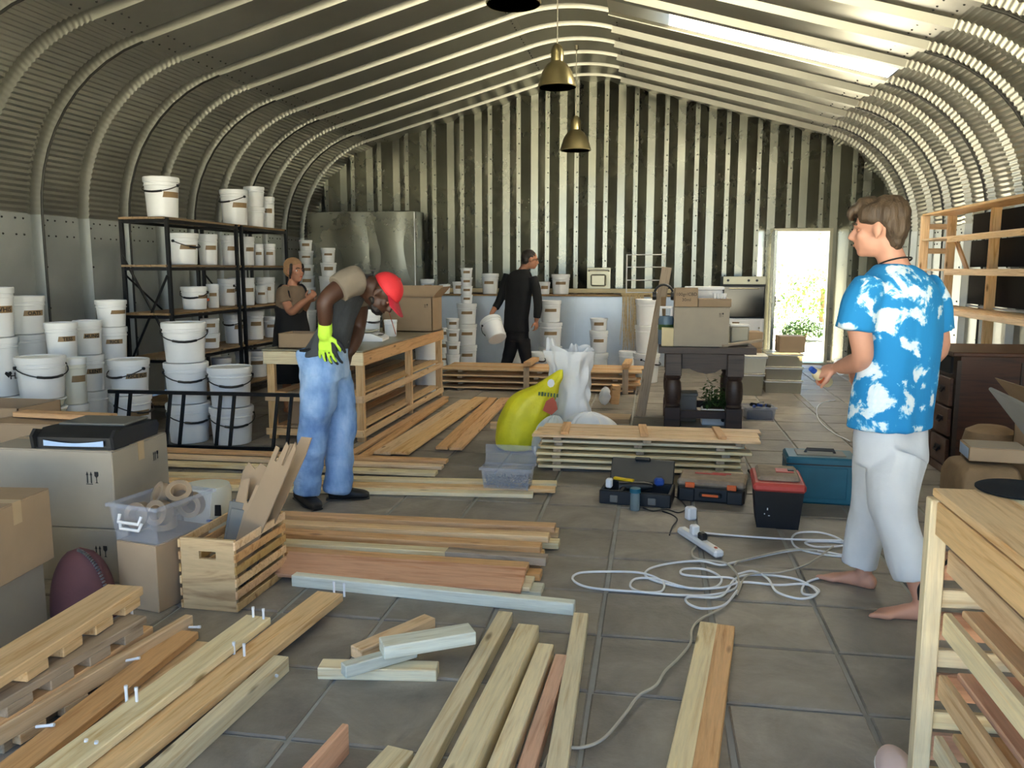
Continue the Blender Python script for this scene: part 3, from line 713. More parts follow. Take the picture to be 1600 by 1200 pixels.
# ------------------------------------------------------------------ heavy dark table with turned legs
TB = V((.49, 8.15, 0)); tb = thing('heavy_table', 'heavy dark timber table with thick turned legs', 'table', TB)
for i in range(4): plank('table_board', (.05, 7.87+i*.186, .735), (.93, 7.87+i*.186, .735), .184, .06, 'dark_table', tb)
for x in (-.30, .26):
    for y in (-.30, .34):
        lg = part('leg', MB().box((x, y, .60), (.15, .15, .21), None, .006), 'dark_table', tb); part('foot_block', MB().box((x, y, .10), (.15, .15, .20), None, .006), 'dark_table', lg)
        part('turning', MB().lathe([(0, .19), (.06, .19), (.075, .21), (.065, .23), (.078, .28), (.08, .36), (.074, .43), (.062, .455), (.075, .475), (.06, .50), (0, .5)], 20, (x, y, 0)), 'dark_table', lg)
part('apron', MB().prism([(-.23, .70), (-.23, .56), (-.15, .56), (-.08, .53), (0, .515), (.08, .53), (.13, .56), (.19, .56), (.19, .70)], -.02, .02, TR((0, -.30, 0)) @ Matrix.Rotation(pi/2, 4, 'X')), 'dark_table', tb)
part('apron', Bx((.45, .04, .14), .003, (-.02, .34, .63)), 'dark_table', tb)
for x in (-.30, .26): part('side_rail', Bx((.04, .5, .14), .003, (x, .02, .63)), 'dark_table', tb)
part('stretcher', Bx((.42, .06, .07), .003, (-.02, -.30, .13)), 'dark_table', tb)
part('stretcher', Bx((.42, .06, .07), .003, (-.02, .34, .13)), 'dark_table', tb)
# things under the table
pt = thing('potted_plant', 'leafy green plant in white trough under the heavy table', 'plant', (.60, 8.08, 0)); 
part('trough', MB().box((0, 0, .08), (.26, .20, .16), None, .012), 'lid_white', pt); part('soil', Bx((.23, .17, .02), .002, (0, 0, .155)), 'soil', pt); part('tap_hole', MB().lathe([(0, 0), (.02, 0), (.02, .01), (0, .01)], 12), 'black_plastic', pt, (.07, -.10, .06), (pi/2, 0, 0))
def leaves(mb, n, fn, sz, rnd):
    for i in range(n):
        p, s = fn(rnd), sz*rnd.uniform(.6, 1.3); a = rnd.uniform(0, 2*pi); t_ = rnd.uniform(-.6, .9)
        M = TR(p) @ RZ(a) @ Matrix.Rotation(t_, 4, 'Y')
        mb.add([(0, 0, 0), (s*.45, s*.24, s*.06), (s, 0, -s*.08), (s*.45, -s*.24, s*.06)], [(0, 1, 2), (0, 2, 3)], M)
mb = MB(); leaves(mb, 260, lambda r: V((r.uniform(-.11, .11), r.uniform(-.08, .08), .16+abs(r.gauss(0, .11)))), .06, random.Random(2)); o = part('leaves', mb, 'leaf', pt, smooth=False); o['kind'] = 'stuff'
mb = MB()
for i in range(8): mb.tube([(-.09+i*.025, (-1)**i*.03, .15), (-.08+i*.024, (-1)**i*.04, .34)], .004, 5)
part('stems', mb, 'leaf', pt)
solo('grey_crate', MB().box((0, 0, .14), (.30, .22, .28), None, .01).box((0, 0, .27), (.32, .24, .03), None, .006), 'grey_tray', 'dim grey crate on the floor under heavy table', 'crate', (.28, 8.25, 0))
# carton helper: box with flaps lines, tape, optional symbols
def carton(loc, d, rz, label, mat='cardboard', group=None, tape=True, icons=(), open_top=False, b=.004, edge=True):
    c = thing('cardboard_box', label, 'box', loc, rz, group)
    if open_top:
        mb = MB(); x, y, z = d[0]/2, d[1]/2, d[2]; w_ = .004
        mb.box((0, 0, .004), (d[0], d[1], .008))
        for s in (-1, 1): mb.box((s*(x-w_), 0, z/2), (2*w_, d[1], z)).box((0, s*(y-w_), z/2), (d[0], 2*w_, z))
        part('carton_body', mb, mat, c, smooth=False)
    else:
        part('carton_body', Bx(d, b, (0, 0, d[2]/2)), mat, c, smooth=False)
        for s in (-1, 1): part('top_flap', Bx((d[0]-.004, d[1]/2-.003, .004), .001, (0, s*d[1]/4, d[2]+.002)), mat, c, smooth=False)
        if tape: part('packing_tape', MB().box((0, 0, d[2]+.005), (d[0]+.002, .05, .0012)).box((-d[0]/2-.0008, 0, d[2]-.04), (.0012, .05, .09)).box((d[0]/2+.0008, 0, d[2]-.04), (.0012, .05, .09)), 'cardboard_tape', c, smooth=False)
    for (fx, fz, s, face) in icons:
        ic = MB()
        for k in (0, 1):
            ox = k*.35*s; ic.prism([(ox-.05*s, 0), (ox+.05*s, 0), (ox+.05*s, .7*s), (ox+.12*s, .7*s), (ox, 1.0*s), (ox-.12*s, .7*s), (ox-.05*s, .7*s)], 0, .001)
        ic.box((.17*s, -.08*s, .0005), (.6*s, .05*s, .001))
        ox = .85*s; ic.prism([(ox-.18*s, 1.0*s), (ox-.18*s, .65*s), (ox-.03*s, .5*s), (ox-.03*s, .1*s), (ox-.15*s, .02*s), (ox+.15*s, .02*s), (ox+.03*s, .1*s), (ox+.03*s, .5*s), (ox+.18*s, .65*s), (ox+.18*s, 1.0*s)], 0, .001)
        if face == 'front': part('handling_symbols', ic, 'icon_black', c, (fx, -d[1]/2-.0015, fz), (pi/2, 0, 0), False)
        else: part('handling_symbols', ic, 'icon_black', c, (d[0]/2+.0015, fx, fz), (pi/2, 0, pi/2), False)
    return c
ZT = .7655
c = carton((.435, 8.05, ZT), (.50, .40, .36), .0, 'greyish carton with handling symbols on the heavy table', 'cardboard_grey', icons=[(.16, .28, .035, 'front')], tape=False)
c2 = carton((.29, 7.97, ZT+.366), (.21, .18, .17), .04, 'small carton with handwriting on top of greyish carton', 'cardboard')
for tx, z in (('100gr/CBD', .115), ('30ml', .065)): link('writing', text_mesh(tx, .042, 'ink'), c2, (0, -.0925, z), (pi/2, 0, 0))
fb = carton((.545, 7.99, ZT+.366), (.30, .2, .07), .08, 'flat closed carton lying on greyish carton', 'cardboard', tape=False)
cup = thing('cup_stack', 'row of small white cups on the flat carton', 'cups', (.60, 7.96, ZT+.366+.0745))
for i in range(4): part('cup', MB().lathe([(0, 0), (.013, 0), (.018, .05), (.015, .05), (.011, .004), (0, .004)], 14), 'white_plastic', cup, (-.045+i*.03, 0, 0))
wt = thing('white_bin', 'translucent white storage bin behind small cartons', 'bin', (.48, 8.36, ZT))
part('bin_body', MB().box((0, 0, .26), (.34, .22, .52), None, .015), 'white_film', wt); part('bin_rim', MB().box((0, 0, .53), (.37, .25, .03), None, .006), 'white_plastic', wt)
hs = thing('headphones', 'black headphones lying on a carton end', 'headphones', (.09, 8.42, ZT))
part('band', MB().tube([(-.09*cos(pi*i/10), 0, .47+.09*sin(pi*i/10)) for i in range(11)], .012, 8), 'black_plastic', hs)
for s in (-1, 1): part('ear_cup', MB().lathe([(0, -.02), (.04, -.02), (.045, 0), (.04, .02), (0, .02)], 16, (0, 0, 0), TR((s*.09, 0, .45)) @ Matrix.Rotation(pi/2, 4, 'Y')), 'black_plastic', hs)
part('stand_post', MB().box((0, 0, .22), (.05, .06, .44), None, .004), 'brown_paper', hs)
jg = thing('jug', 'clear jug of blue liquid with white handle top', 'jug', (.115, 8.08, ZT+.0))
part('jug_body', MB().lathe([(0, 0), (.07, 0), (.072, .02), (.072, .24), (.06, .27), (0, .27)], 20), 'jug_blue', jg); part('jug_handle', MB().tube([(-.05, 0, .27), (-.05, 0, .35), (.05, 0, .35), (.05, 0, .27)], .016, 8), 'white_plastic', jg); part('green_mark', MB().lathe([(.0735, .14), (.0735, .19)], 20), 'leaf', jg)
solo('timber_block', Bx((.11, .09, .17), .003), 'cream_block', 'pale timber block standing at the heavy table corner', 'block', (.13, 7.90, ZT+.085))
bucket((.09, 8.26, ZT), .05, .17, 'small plain white tub behind the pale timber block', None, tape=False)
gb = thing('grey_container', 'grey lidded plastic container on the heavy table', 'container', (.80, 8.12, ZT))
part('container_body', MB().box((0, 0, .09), (.17, .18, .18), None, .012), 'clear_grey', gb); part('container_lid', MB().box((0, 0, .188), (.18, .19, .018), None, .006), 'white_plastic', gb); part('contents', Bx((.15, .15, .13), .01, (0, 0, .08)), 'grey_tray', gb)
solo('brown_jar', MB().lathe([(0, 0), (.05, 0), (.055, .02), (.055, .14), (.03, .17), (.035, .20), (0, .2)], 18), 'brown_paper', 'brown jar behind the grey lidded container', 'jar', (.79, 8.36, ZT))
plank('timber_strip', (.62, 7.86, ZT+.012), (1.0, 8.0, ZT+.055), .06, .022, 'wood_grey', label='narrow timber offcut propped on the table edge', cat='timber')

# plank leaning by the table
plank('leaning_plank', F(1000, 651)+V((0, 0, .0)), AY(1042, 418, 8.75), .10, .028, 'wood_grey', up=(0, -1, .3), label='single grey timber plank leaning upright beside the heavy table', cat='plank')

# ------------------------------------------------------------------ boxes and bins by the door
def bin_(loc, d, rz, label, mat='clear_grey', inner='brown_paper', group=None, handle=True, lid=True, taper=.9):
    o = thing('storage_bin', label, 'bin', loc, rz, group); x, y, z = d[0]/2, d[1]/2, d[2]; k = taper
    mb = MB(); P4 = lambda s, zz, w_=0: [(-x*s+w_, -y*s+w_, zz), (x*s-w_, -y*s+w_, zz), (x*s-w_, y*s-w_, zz), (-x*s+w_, y*s-w_, zz)]
    vs = P4(k, 0)+P4(1, z)+P4(1, z, .004)+P4(k, .005, .004)
    fs = [(0, 1, 2, 3), (12, 13, 14, 15)]
    for a, c_ in ((0, 4), (4, 8), (8, 12)):
        for i in range(4): fs.append((a+i, a+(i+1) % 4, c_+(i+1) % 4, c_+i))
    part('bin_body', mb.add(vs, fs), mat, o, smooth=False)
    rim = MB()
    for s in (-1, 1): rim.box((0, s*(y+.004), z-.008), (d[0]+.024, .014, .016), None, .003).box((s*(x+.004), 0, z-.008), (.014, d[1]+.024, .016), None, .003)
    part('rim', rim, 'clear_plastic' if mat == 'clear_plastic' else 'white_film', o)
    if inner: part('contents', Bx((d[0]*.84, d[1]*.84, d[2]*.72), .012, (0, 0, d[2]*.38)), inner, o)
    if lid: part('lid', Bx((d[0]+.03, d[1]+.03, .016), .006, (0, 0, z+.009)), mat, o)
    return o
B0 = F(1224, 615)
for i in range(3): bin_((B0.x, B0.y+.22, i*.162), (.42, .40, .145), 0, 'clear stacked storage bin holding papers, '+['lowest', 'middle', 'topmost'][i]+' of three by the door', group='clear stacked bins by the door', inner=['cardboard_grey', 'cardboard', 'brown_paper'][i], taper=.96)
carton((B0.x+.08, B0.y+.2, .489), (.30, .28, .19), .05, 'squat brown carton on top of the clear bins', 'cardboard')
carton((B0.x-.38, B0.y+.45, 0), (.30, .30, .50), 0, 'upright plain carton behind the clear bins', 'cardboard', tape=False)
carton((B0.x-.38, B0.y+.45, .507), (.29, .28, .20), .1, 'brown carton on the upright plain carton', 'cardboard', tape=False)
B1 = F(1178, 618)
bin_((B1.x-.04, B1.y+.12, 0), (.28, .3, .25), 0, 'clear bin with clips beside the heavy table', inner='cardboard_grey', lid=True)
bin_((B1.x-.04, B1.y+.12, .27), (.33, .3, .19), 0, 'cream plastic bin with slot handle on a clear bin', mat='bucket_cream', inner=None, lid=True)
B2 = F(1186, 657); bl = bin_((B2.x, B2.y+.12, 0), (.30, .24, .13), .1, 'low bluish open crate of dark odds and ends', mat='clear_plastic', inner='black_plastic', lid=False)
r2 = random.Random(8)
for i in range(9): part('loose_item', MB().box((0, 0, 0), (r2.uniform(.03, .09), .03, .03), None, .006), ['black_plastic', 'grey_tray', 'blue_plastic'][i % 3], bl, (r2.uniform(-.1, .1), r2.uniform(-.07, .07), .125+r2.uniform(0, .02)), (r2.uniform(-.5, .5), r2.uniform(-.4, .4), r2.uniform(0, 3)))
solo('white_slab', Bx((.30, .25, .10), .01), 'white_plastic', 'low white block beside the open doorway', 'block', (2.92, 13.35, .05))
# ------------------------------------------------------------------ outside shrubs seen through the door
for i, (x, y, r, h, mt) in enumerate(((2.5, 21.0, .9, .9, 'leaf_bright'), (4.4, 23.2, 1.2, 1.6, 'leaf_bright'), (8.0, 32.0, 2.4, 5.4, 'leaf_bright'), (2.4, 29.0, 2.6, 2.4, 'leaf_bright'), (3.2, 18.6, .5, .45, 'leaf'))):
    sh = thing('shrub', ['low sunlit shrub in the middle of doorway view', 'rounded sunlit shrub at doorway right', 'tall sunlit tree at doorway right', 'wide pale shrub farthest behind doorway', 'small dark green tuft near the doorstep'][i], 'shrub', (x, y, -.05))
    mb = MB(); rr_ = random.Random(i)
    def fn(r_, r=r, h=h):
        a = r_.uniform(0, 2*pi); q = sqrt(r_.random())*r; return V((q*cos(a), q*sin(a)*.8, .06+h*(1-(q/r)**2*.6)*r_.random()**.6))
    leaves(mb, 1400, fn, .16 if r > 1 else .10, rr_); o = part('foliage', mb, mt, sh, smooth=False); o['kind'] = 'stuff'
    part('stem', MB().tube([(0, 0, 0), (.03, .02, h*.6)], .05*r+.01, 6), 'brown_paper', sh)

# ------------------------------------------------------------------ right wall timber shelving, black boards, dresser
RX = 2.95; Y1s = AX(1437, 400, RX).y; Y0s = 4.6
rs = thing('timber_shelving', 'pale timber wall shelving with long boards and braced end', 'shelf', (RX, Y0s, 0))
for z in (2.08, 1.80, 1.47, 1.07):
    plank('shelf_board', (RX+.17, Y0s, z), (RX+.17, Y1s, z), .34, .022, 'pine', rs); plank('shelf_lip', (RX, Y0s, z-.025), (RX, Y1s-.9, z-.025), .05, .025, 'pine', rs, up=(1, 0, 0)) if z < 2 else None
for y in (Y1s-.02, Y1s-1.25, Y0s+1.0, Y0s+.05):
    for x in ((RX+.03, RX+.31) if y != Y1s-1.25 else (RX+.31,)): plank('upright', (x, y, 0), (x, y, 2.07), .09, .045, 'pine', rs, up=(0, 1, 0))
for z in (1.95, 1.68, 1.30): plank('end_batten', (RX+.0, Y1s, z), (RX+.34, Y1s, z), .06, .02, 'pine', rs, up=(0, 1, 0))
plank('diagonal_brace', (RX+.33, Y1s-.1, 1.82), (RX+.33, Y1s-.55, 1.45), .07, .022, 'pine_orange', rs, up=(1, 0, 0))
bbx = thing('black_board', 'matt black boards filling the back of wall shelving', 'board', (RX+.36, 5.6, 1.10))
YE = AX(1518, 400, RX+.36).y
for z0, z1 in ((1.115, 1.445), (1.50, 1.775), (1.83, 2.05)): part('board_panel', Bx((.02, YE-4.7, z1-z0), .003, (0, (YE+4.7)/2-5.6, (z0+z1)/2-1.10)), 'black_board', bbx)
part('white_edge', Bx((.03, YE-4.7, .015), .002, (-.01, (YE+4.7)/2-5.6, -.005)), 'lid_white', bbx)
bt = thing('timber_beam', 'pale timber beam fixed high on the curved right wall', 'beam', (2.9, 5.5, 2.62))
plank('beam', (2.98, 4.2, 2.66), (2.98, 6.95, 2.66), .16, .05, 'pine', bt, up=(1, 0, .2)); plank('batten', (2.90, 4.2, 2.60), (2.90, 6.7, 2.60), .045, .045, 'pine', bt)
for y in (4.6, 6.4): plank('bracket', (2.98, y, 2.64), (3.46, y, 2.56), .06, .04, 'pine', bt)
# dresser
DX, DY = 2.10, 6.26
ds = thing('dresser', 'dark brown wooden dresser with side panel and drawers', 'dresser', (DX, DY, 0)); DL, DWi, DH = .72, .80, .88
part('dresser_body', MB().box((DWi/2+.02, DL/2, DH/2+.03), (DWi-.04, DL, DH-.06), None, .004), 'dresser_wood', ds)
part('dresser_top', Bx((DWi+.04, DL+.05, .03), .006, (DWi/2, DL/2, DH+.005)), 'dresser_wood', ds)
part('plinth', Bx((DWi, DL+.01, .06), .003, (DWi/2, DL/2, .03)), 'dresser_wood', ds)
part('side_groove', MB().box((DWi*.55, -.006, DH/2), (.012, .012, DH-.1)).box((.03, -.006, DH/2), (.03, .012, DH-.08)), 'dark_wood_paint', ds)
for z, h in ((.14, .19), (.36, .2), (.58, .2)):
    for y0 in ((.02, .37) if z < .2 else (.02,)):
        L = .33 if z < .2 else DL-.04
        dw = part('drawer', Bx((.025, L, h), .005, (.0, y0+L/2, z+.03)), 'dresser_wood', ds)
        for yy in ((y0+L/2,) if z < .2 else (y0+L*.22, y0+L*.78)):
            part('drawer_pull', MB().tube([(-.015, yy-.045, z+.05), (-.03, yy-.03, z+.02), (-.03, yy+.03, z+.02), (-.015, yy+.045, z+.05)], .007, 6).box((-.014, yy, z+.045), (.004, .11, .035), None, .002), 'black_steel', dw)
part('shelf_gap_shade', Bx((.02, DL-.1, .12), .002, (.001, DL/2, .80)), 'black_board', ds)  # flat black sheet stands in for the shade inside an open shelf
# things before the dresser
P0 = AY(1530, 742, 4.75)
def lump(u, v, a=.17, b_=.18, h=.41, q=5.0):
    t_ = 2*pi*u; f_ = pi*(v-.5); c_, s_ = cos(t_), sin(t_); e = 2/q; sg = lambda x_: (1 if x_ >= 0 else -1)*abs(x_)**e
    k_ = 1+.05*noise.noise(V((c_*2.2, s_*2.2, v*5)))+.025*noise.noise(V((c_*6, s_*6, v*11)))
    return (a*sg(c_)*abs(cos(f_))**e*k_, b_*sg(s_)*abs(cos(f_))**e*k_, h/2+h/2*sg(sin(f_)))
solo('paper_parcel', MB().grid(lump, 48, 26, True), 'brown_paper', 'crumpled brown paper parcel before the dresser', 'parcel', (1.85, 4.98, 0), (0, 0, .05))
bk = thing('boxed_set', 'flat carton with blue label lying on brown parcel', 'box', (1.90, 4.95, .427), -.12)
part('carton_body', Bx((.30, .24, .075), .004, (0, 0, .038)), 'cardboard', bk); part('blue_label', Bx((.002, .20, .06), .0005, (-.151, 0, .038)), 'paper_blue', bk); part('top_sheet', Bx((.28, .22, .002), .0005, (0, 0, .077)), 'cardboard_grey', bk)
solo('brown_bundle', MB().lathe([(0, 0), (.15, 0), (.16, .05), (.16, .40), (.145, .46), (.09, .49), (0, .495)], 24), 'brown_paper', 'rounded brown bundle between parcel and dresser', 'bundle', (2.13, 5.62, 0))
ob = carton((2.32, 5.05, 0), (.40, .42, .70), .0, 'tall open carton with raised flap beside parcel', 'cardboard', open_top=True)
part('flap', MB().box((0, 0, .09), (.004, .41, .2), Matrix.Rotation(-.7, 4, 'Y')), 'cardboard', ob, (-.207, 0, .7), smooth=False)
# ------------------------------------------------------------------ timber workbench
BX0, BX1, BY0, BY1, BZ = -3.33, -2.44, 6.70, 9.42, .785
be = thing('workbench', 'long pine workbench with two slatted shelves and board top', 'workbench', (BX0, BY0, 0))
for y in (BY0+.03, (BY0+BY1)/2+.1, BY1-.05):
    for x in (BX0+.05, BX1-.03): plank('leg', (x, y, 0), (x, y, BZ-.02), .07, .045, 'pine', be, up=(0, 1, 0))
for x in (BX0+.01, BX1): plank('long_rail', (x, BY0, BZ-.065), (x, BY1, BZ-.065), .11, .03, 'pine_orange' if x > -3 else 'pine', be, up=(1, 0, 0))
for y in (BY0-.005, BY1): plank('end_rail', (BX0, y, BZ-.065), (BX1+.015, y, BZ-.065), .11, .03, 'pine_pale', be, up=(0, 1, 0))
part('board_top', Bx((BX1-BX0+.03, BY1-BY0+.03, .012), .002, ((BX1-BX0)/2, (BY1-BY0)/2, BZ+.001)), 'stainless', be)
for z in (.40, .10):
    for x in (BX0+.05, BX1-.03): plank('shelf_rail', (x+(.03 if x > -3 else 0), BY0, z-.03), (x+(.03 if x > -3 else 0), BY1, z-.03), .06, .022, 'pine', be, up=(1, 0, 0))
    plank('shelf_rail', (BX0, BY0-.01, z-.03), (BX1, BY0-.01, z-.03), .06, .022, 'pine', be, up=(0, 1, 0))
    for i in range(6): plank('shelf_slat', (BX0+.12+i*.135, BY0+.02, z+.01), (BX0+.12+i*.135, BY1-.02, z+.01), .12, .018, ['pine_orange', 'wood_grey', 'pine'][i % 3], be)
# things on and in the bench
p = AY(610, 517, 9.05); q = AY(686, 517, 9.05)
oc = carton(((p.x+q.x)/2-.02, 9.05, BZ+.009), (q.x-p.x, .42, .37), 0, 'large open carton with raised flaps at the bench end', 'cardboard', open_top=True, icons=[(.2, .27, .035, 'front')])
part('flap', MB().box((0, 0, .07), (q.x-p.x, .004, .15), Matrix.Rotation(-.5, 4, 'X')), 'cardboard', oc, (0, .21, .37), smooth=False)
part('flap', MB().box((0, 0, .08), (.004, .41, .17), Matrix.Rotation(.75, 4, 'Y')), 'cardboard', oc, ((q.x-p.x)/2-.004, 0, .37), smooth=False)
part('flap', MB().box((0, 0, .08), (.004, .41, .17), Matrix.Rotation(-.75, 4, 'Y')), 'cardboard', oc, (-(q.x-p.x)/2+.004, 0, .37), smooth=False)
Pq = F(600, 527, BZ+.01); sc = thing('kitchen_scale', 'white digital kitchen scale with printed label', 'scale', (Pq.x-.03, 7.72, BZ+.008), .12)
part('scale_body', MB().prism([(-.15, 0), (.15, 0), (.15, .03), (.04, .075), (-.15, .075)], -.16, .16, Matrix.Rotation(pi/2, 4, 'X')), 'white_plastic', sc); part('pan', Bx((.26, .27, .012), .004, (-.07, 0, .092)), 'stainless', sc); part('display', Bx((.06, .10, .004), .001, (.098, -.03, .055), ), 'black_plastic', sc, rot=(0, 0, 0)); part('print', MB().box((-.10, -.161, .045), (.05, .001, .006)).box((-.05, -.161, .045), (.02, .001, .02)).box((-.09, -.161, .030), (.07, .001, .005)), 'icon_black', sc)
for k_ in (-1, 1): part('foot', Bx((.03, .03, .008), .002, (k_*.12, -.12, .004)), 'black_plastic', sc)
bucket((Pq.x-.20, 8.15, BZ+.008), .13, .27, 'open-lidded white bucket beside kitchen scale on bench', None, tape=False, handle=.5)
bucket((Pq.x+.02, 8.2, BZ+.008), .065, .17, 'little white tub with red straw behind kitchen scale', None, tape=False)
st = [o for o in bpy.data.objects if 'red straw' in o.get('label', '')][0]
part('straw', MB().tube([(-.02, -.06, .28), (.05, -.14, .03)], .004, 6), 'print_red', st)
cb = carton((-3.02, 6.92, BZ+.009), (.42, .30, .13), 0, 'low open carton at the bench corner near the gloved man', 'cardboard', open_top=True)
bw = thing('steel_bowl', 'shallow steel bowl behind low open carton on bench', 'bowl', (-2.95, 7.35, BZ+.009)); part('bowl', MB().lathe([(0, 0), (.06, 0), (.13, .05), (.15, .09), (.155, .09), (.135, .045), (.06, .008), (0, .006)], 24), 'stainless', bw)
bucket((-3.08, 7.85, BZ+.008), .12, .25, 'white bucket with hanging handle on bench before the woman', None, tape=False, handle=.6)
cc = carton((-2.98, 6.95, .122), (.38, .32, .26), 0, 'carton with red printing on the lower bench shelf', 'cardboard', tape=False)
link('writing', text_mesh('CTF', .085, 'print_red', .001), cc, (.0, -.1625, .15), (pi/2, 0, 0)); part('small_print', MB().box((0, -.1622, .22), (.12, .001, .012)), 'print_red', cc)
stack(0, 0, [(50, 40, D(tape=False)), (48, 38, D(tape=False)), (44, 36, D(tape=False))], 'stack at the far end behind the bench', 'buckets behind the bench end', P=(-2.72, 9.72, 0))
bucket((-2.95, 9.2, .122), .12, .2, 'white tub on the lower bench shelf', None, tape=False)

# ------------------------------------------------------------------ black steel frame lying on its side before the buckets
A = F(168, 697); Bp = F(470, 706); A.z = Bp.z = 0
fr = thing('trestle', 'black steel ladder-like trestle propped on edge before buckets', 'trestle', A); fh = .46
dv = (Bp-A); n_ = V((-dv.y, dv.x, 0)).normalized()*.05
part('bottom_rail', MB().box((0, 0, 0), (dv.length+.04, .03, .03), TR(dv/2+V((0, 0, .016))) @ RZ(atan2(dv.y, dv.x)), .002), 'black_steel', fr); part('top_rail', MB().box((0, 0, 0), (dv.length+.06, .03, .03), TR(dv/2+n_+V((.04, 0, fh))) @ RZ(atan2(dv.y, dv.x)), .002), 'black_steel', fr)
for t_ in (.03, .10, .31, .38, .57, .64, .86, .93):
    a = dv*t_; part('rung', MB().tube([a+V((0, 0, .016)), a+n_+V((.04, 0, fh))], .016, 4), 'black_steel', fr)

# ------------------------------------------------------------------ timber on the floor
GBK = 'loose pine boards on the floor'
def brd(a, c, z, wd, th, mat, label, name='pine_board', group=None, tilt=None):
    return plank(name, F(a[0], a[1], z), F(c[0], c[1], z), wd, th, mat, top=True, label=label, cat='board', group=group, up=tilt or (0, 0, 1))
# back row behind the man in red cap
LB = 'long pine board in the row passing behind red-capped man'; GR = 'boards passing behind red-capped man'
LBS = iter(['long orange board nearest the black trestle, passing behind red-capped man', 'second board from black trestle, passing behind red-capped man', 'pale board with short right end behind red-capped man', 'pale board carrying the clear box of screws, back of three', 'middle board of three under the clear box of screws', 'lowest pale board at the boots of red-capped man'])
for a, c, z, wd, m_ in (((170, 697), (699, 718), .06, .085, 'pine_orange'), ((222, 709), (692, 727), .055, .085, 'pine'), ((225, 720), (682, 737), .045, .10, 'pine_pale'), ((212, 738), (870, 753), .045, .09, 'pine_pale'), ((206, 747), (868, 762), .042, .085, 'pine'), ((205, 756), (833, 770), .028, .085, 'pine_pale')):
    brd(a, c, z, wd, .026, m_, next(LBS), group=GR)
for a, c, z, wd, m_ in (((230, 700), (690, 721), .030, .085, 'pine'), ((240, 712), (686, 731), .026, .085, 'pine_orange'), ((240, 742), (860, 757), .016, .09, 'pine'), ((230, 752), (852, 766), .014, .085, 'pine_orange')):
    brd(a, c, z, wd, .014, m_, 'thin pine strip under the boards behind red-capped man', 'pine_strip', 'strips under boards behind red-capped man')
# diagonal boards beside the bench
GD = 'boards lying diagonally beside the bench'
for a, c, z, wd, m_, lb in (((697, 619), (548, 708), .05, .07, 'pine_orange', 'narrow board nearest the bench legs'), ((696, 624), (566, 712), .045, .07, 'pine_orange', 'second narrow board lying by the bench legs'), ((729, 624), (597, 706), .04, .14, 'pine', 'wide board with a ragged far end lying diagonally'), ((752, 620), (624, 706), .05, .15, 'pine', 'wide knotty board doubled over another board'), ((770, 621), (690, 698), .045, .10, 'pine_orange', 'short board left of the doubled pair near yellow sack'), ((790, 621), (712, 699), .05, .11, 'pine_orange', 'short board nearest the yellow sack')):
    brd(a, c, z, wd, .024, m_, lb, group=GD)
for a, c, wd in (((731, 624), (602, 705), .09), ((752, 622), (630, 704), .10), ((786, 623), (712, 697), .10)):
    brd(a, c, .025, wd, .022, 'pine', 'underlying board beneath the diagonal ones by the bench', group='underlying diagonal boards')
plank('timber_offcut', F(816, 614, .06), F(792, 640, .03), .09, .03, 'wood_grey', label='rough dark offcut lying behind the yellow sack', cat='offcut')
plank('timber_offcut', F(766, 660, .05), F(788, 660, .05), .10, .05, 'pine', label='small split wooden block beside the yellow sack', cat='offcut', top=True)
# front row beside the crate
LF = 'long pine board in the pile beside the slatted crate'; GF = 'boards in the pile beside the slatted crate'
LFS = iter(['orange board farthest back in the pile beside slatted crate', 'second board from the back in pile beside slatted crate', 'third orange board from the back beside slatted crate', 'short pale yellow board butting against grey weathered board', 'orange board lying next to the wide pinkish board'])
for a, c, z, wd, m_ in (((300, 795), (868, 820), .085, .085, 'pine_orange'), ((300, 808), (858, 835), .085, .08, 'pine'), ((318, 822), (846, 851), .08, .085, 'pine_orange'), ((400, 842), (700, 859), .082, .07, 'pine_pale'), ((400, 855), (825, 882), .075, .08, 'pine_orange')):
    brd(a, c, z, wd, .035, m_, next(LFS), group=GF)
for a, c, z, wd, m_ in (((310, 803), (873, 828), .046, .085, 'pine'), ((320, 818), (874, 845), .046, .085, 'pine_pale'), ((330, 832), (850, 862), .042, .085, 'pine'), ((400, 852), (846, 874), .042, .085, 'pine_orange'), ((420, 868), (846, 893), .036, .085, 'pine_orange')):
    brd(a, c, z, wd, .034, m_, 'lower pine board under the pile beside slatted crate', group='lower boards beside slatted crate')
brd((698, 858), (855, 869), .088, .075, .04, 'wood_grey', 'grey weathered board end lying on the pile beside crate')
brd((440, 878), (818, 905), .075, .17, .022, 'pine_pink', 'wide pinkish board lying flat on the pile', tilt=(0, -.35, 1))
brd((460, 884), (832, 909), .050, .15, .02, 'pine_pale', 'pale board peeping out under the wide pinkish board')
brd((470, 893), (848, 918), .028, .12, .022, 'pine_white', 'whitish board at the bottom under the pinkish board')
brd((459, 896), (898, 940), .055, .05, .055, 'pine_white', 'whitish squared timber lying before the whole pile')
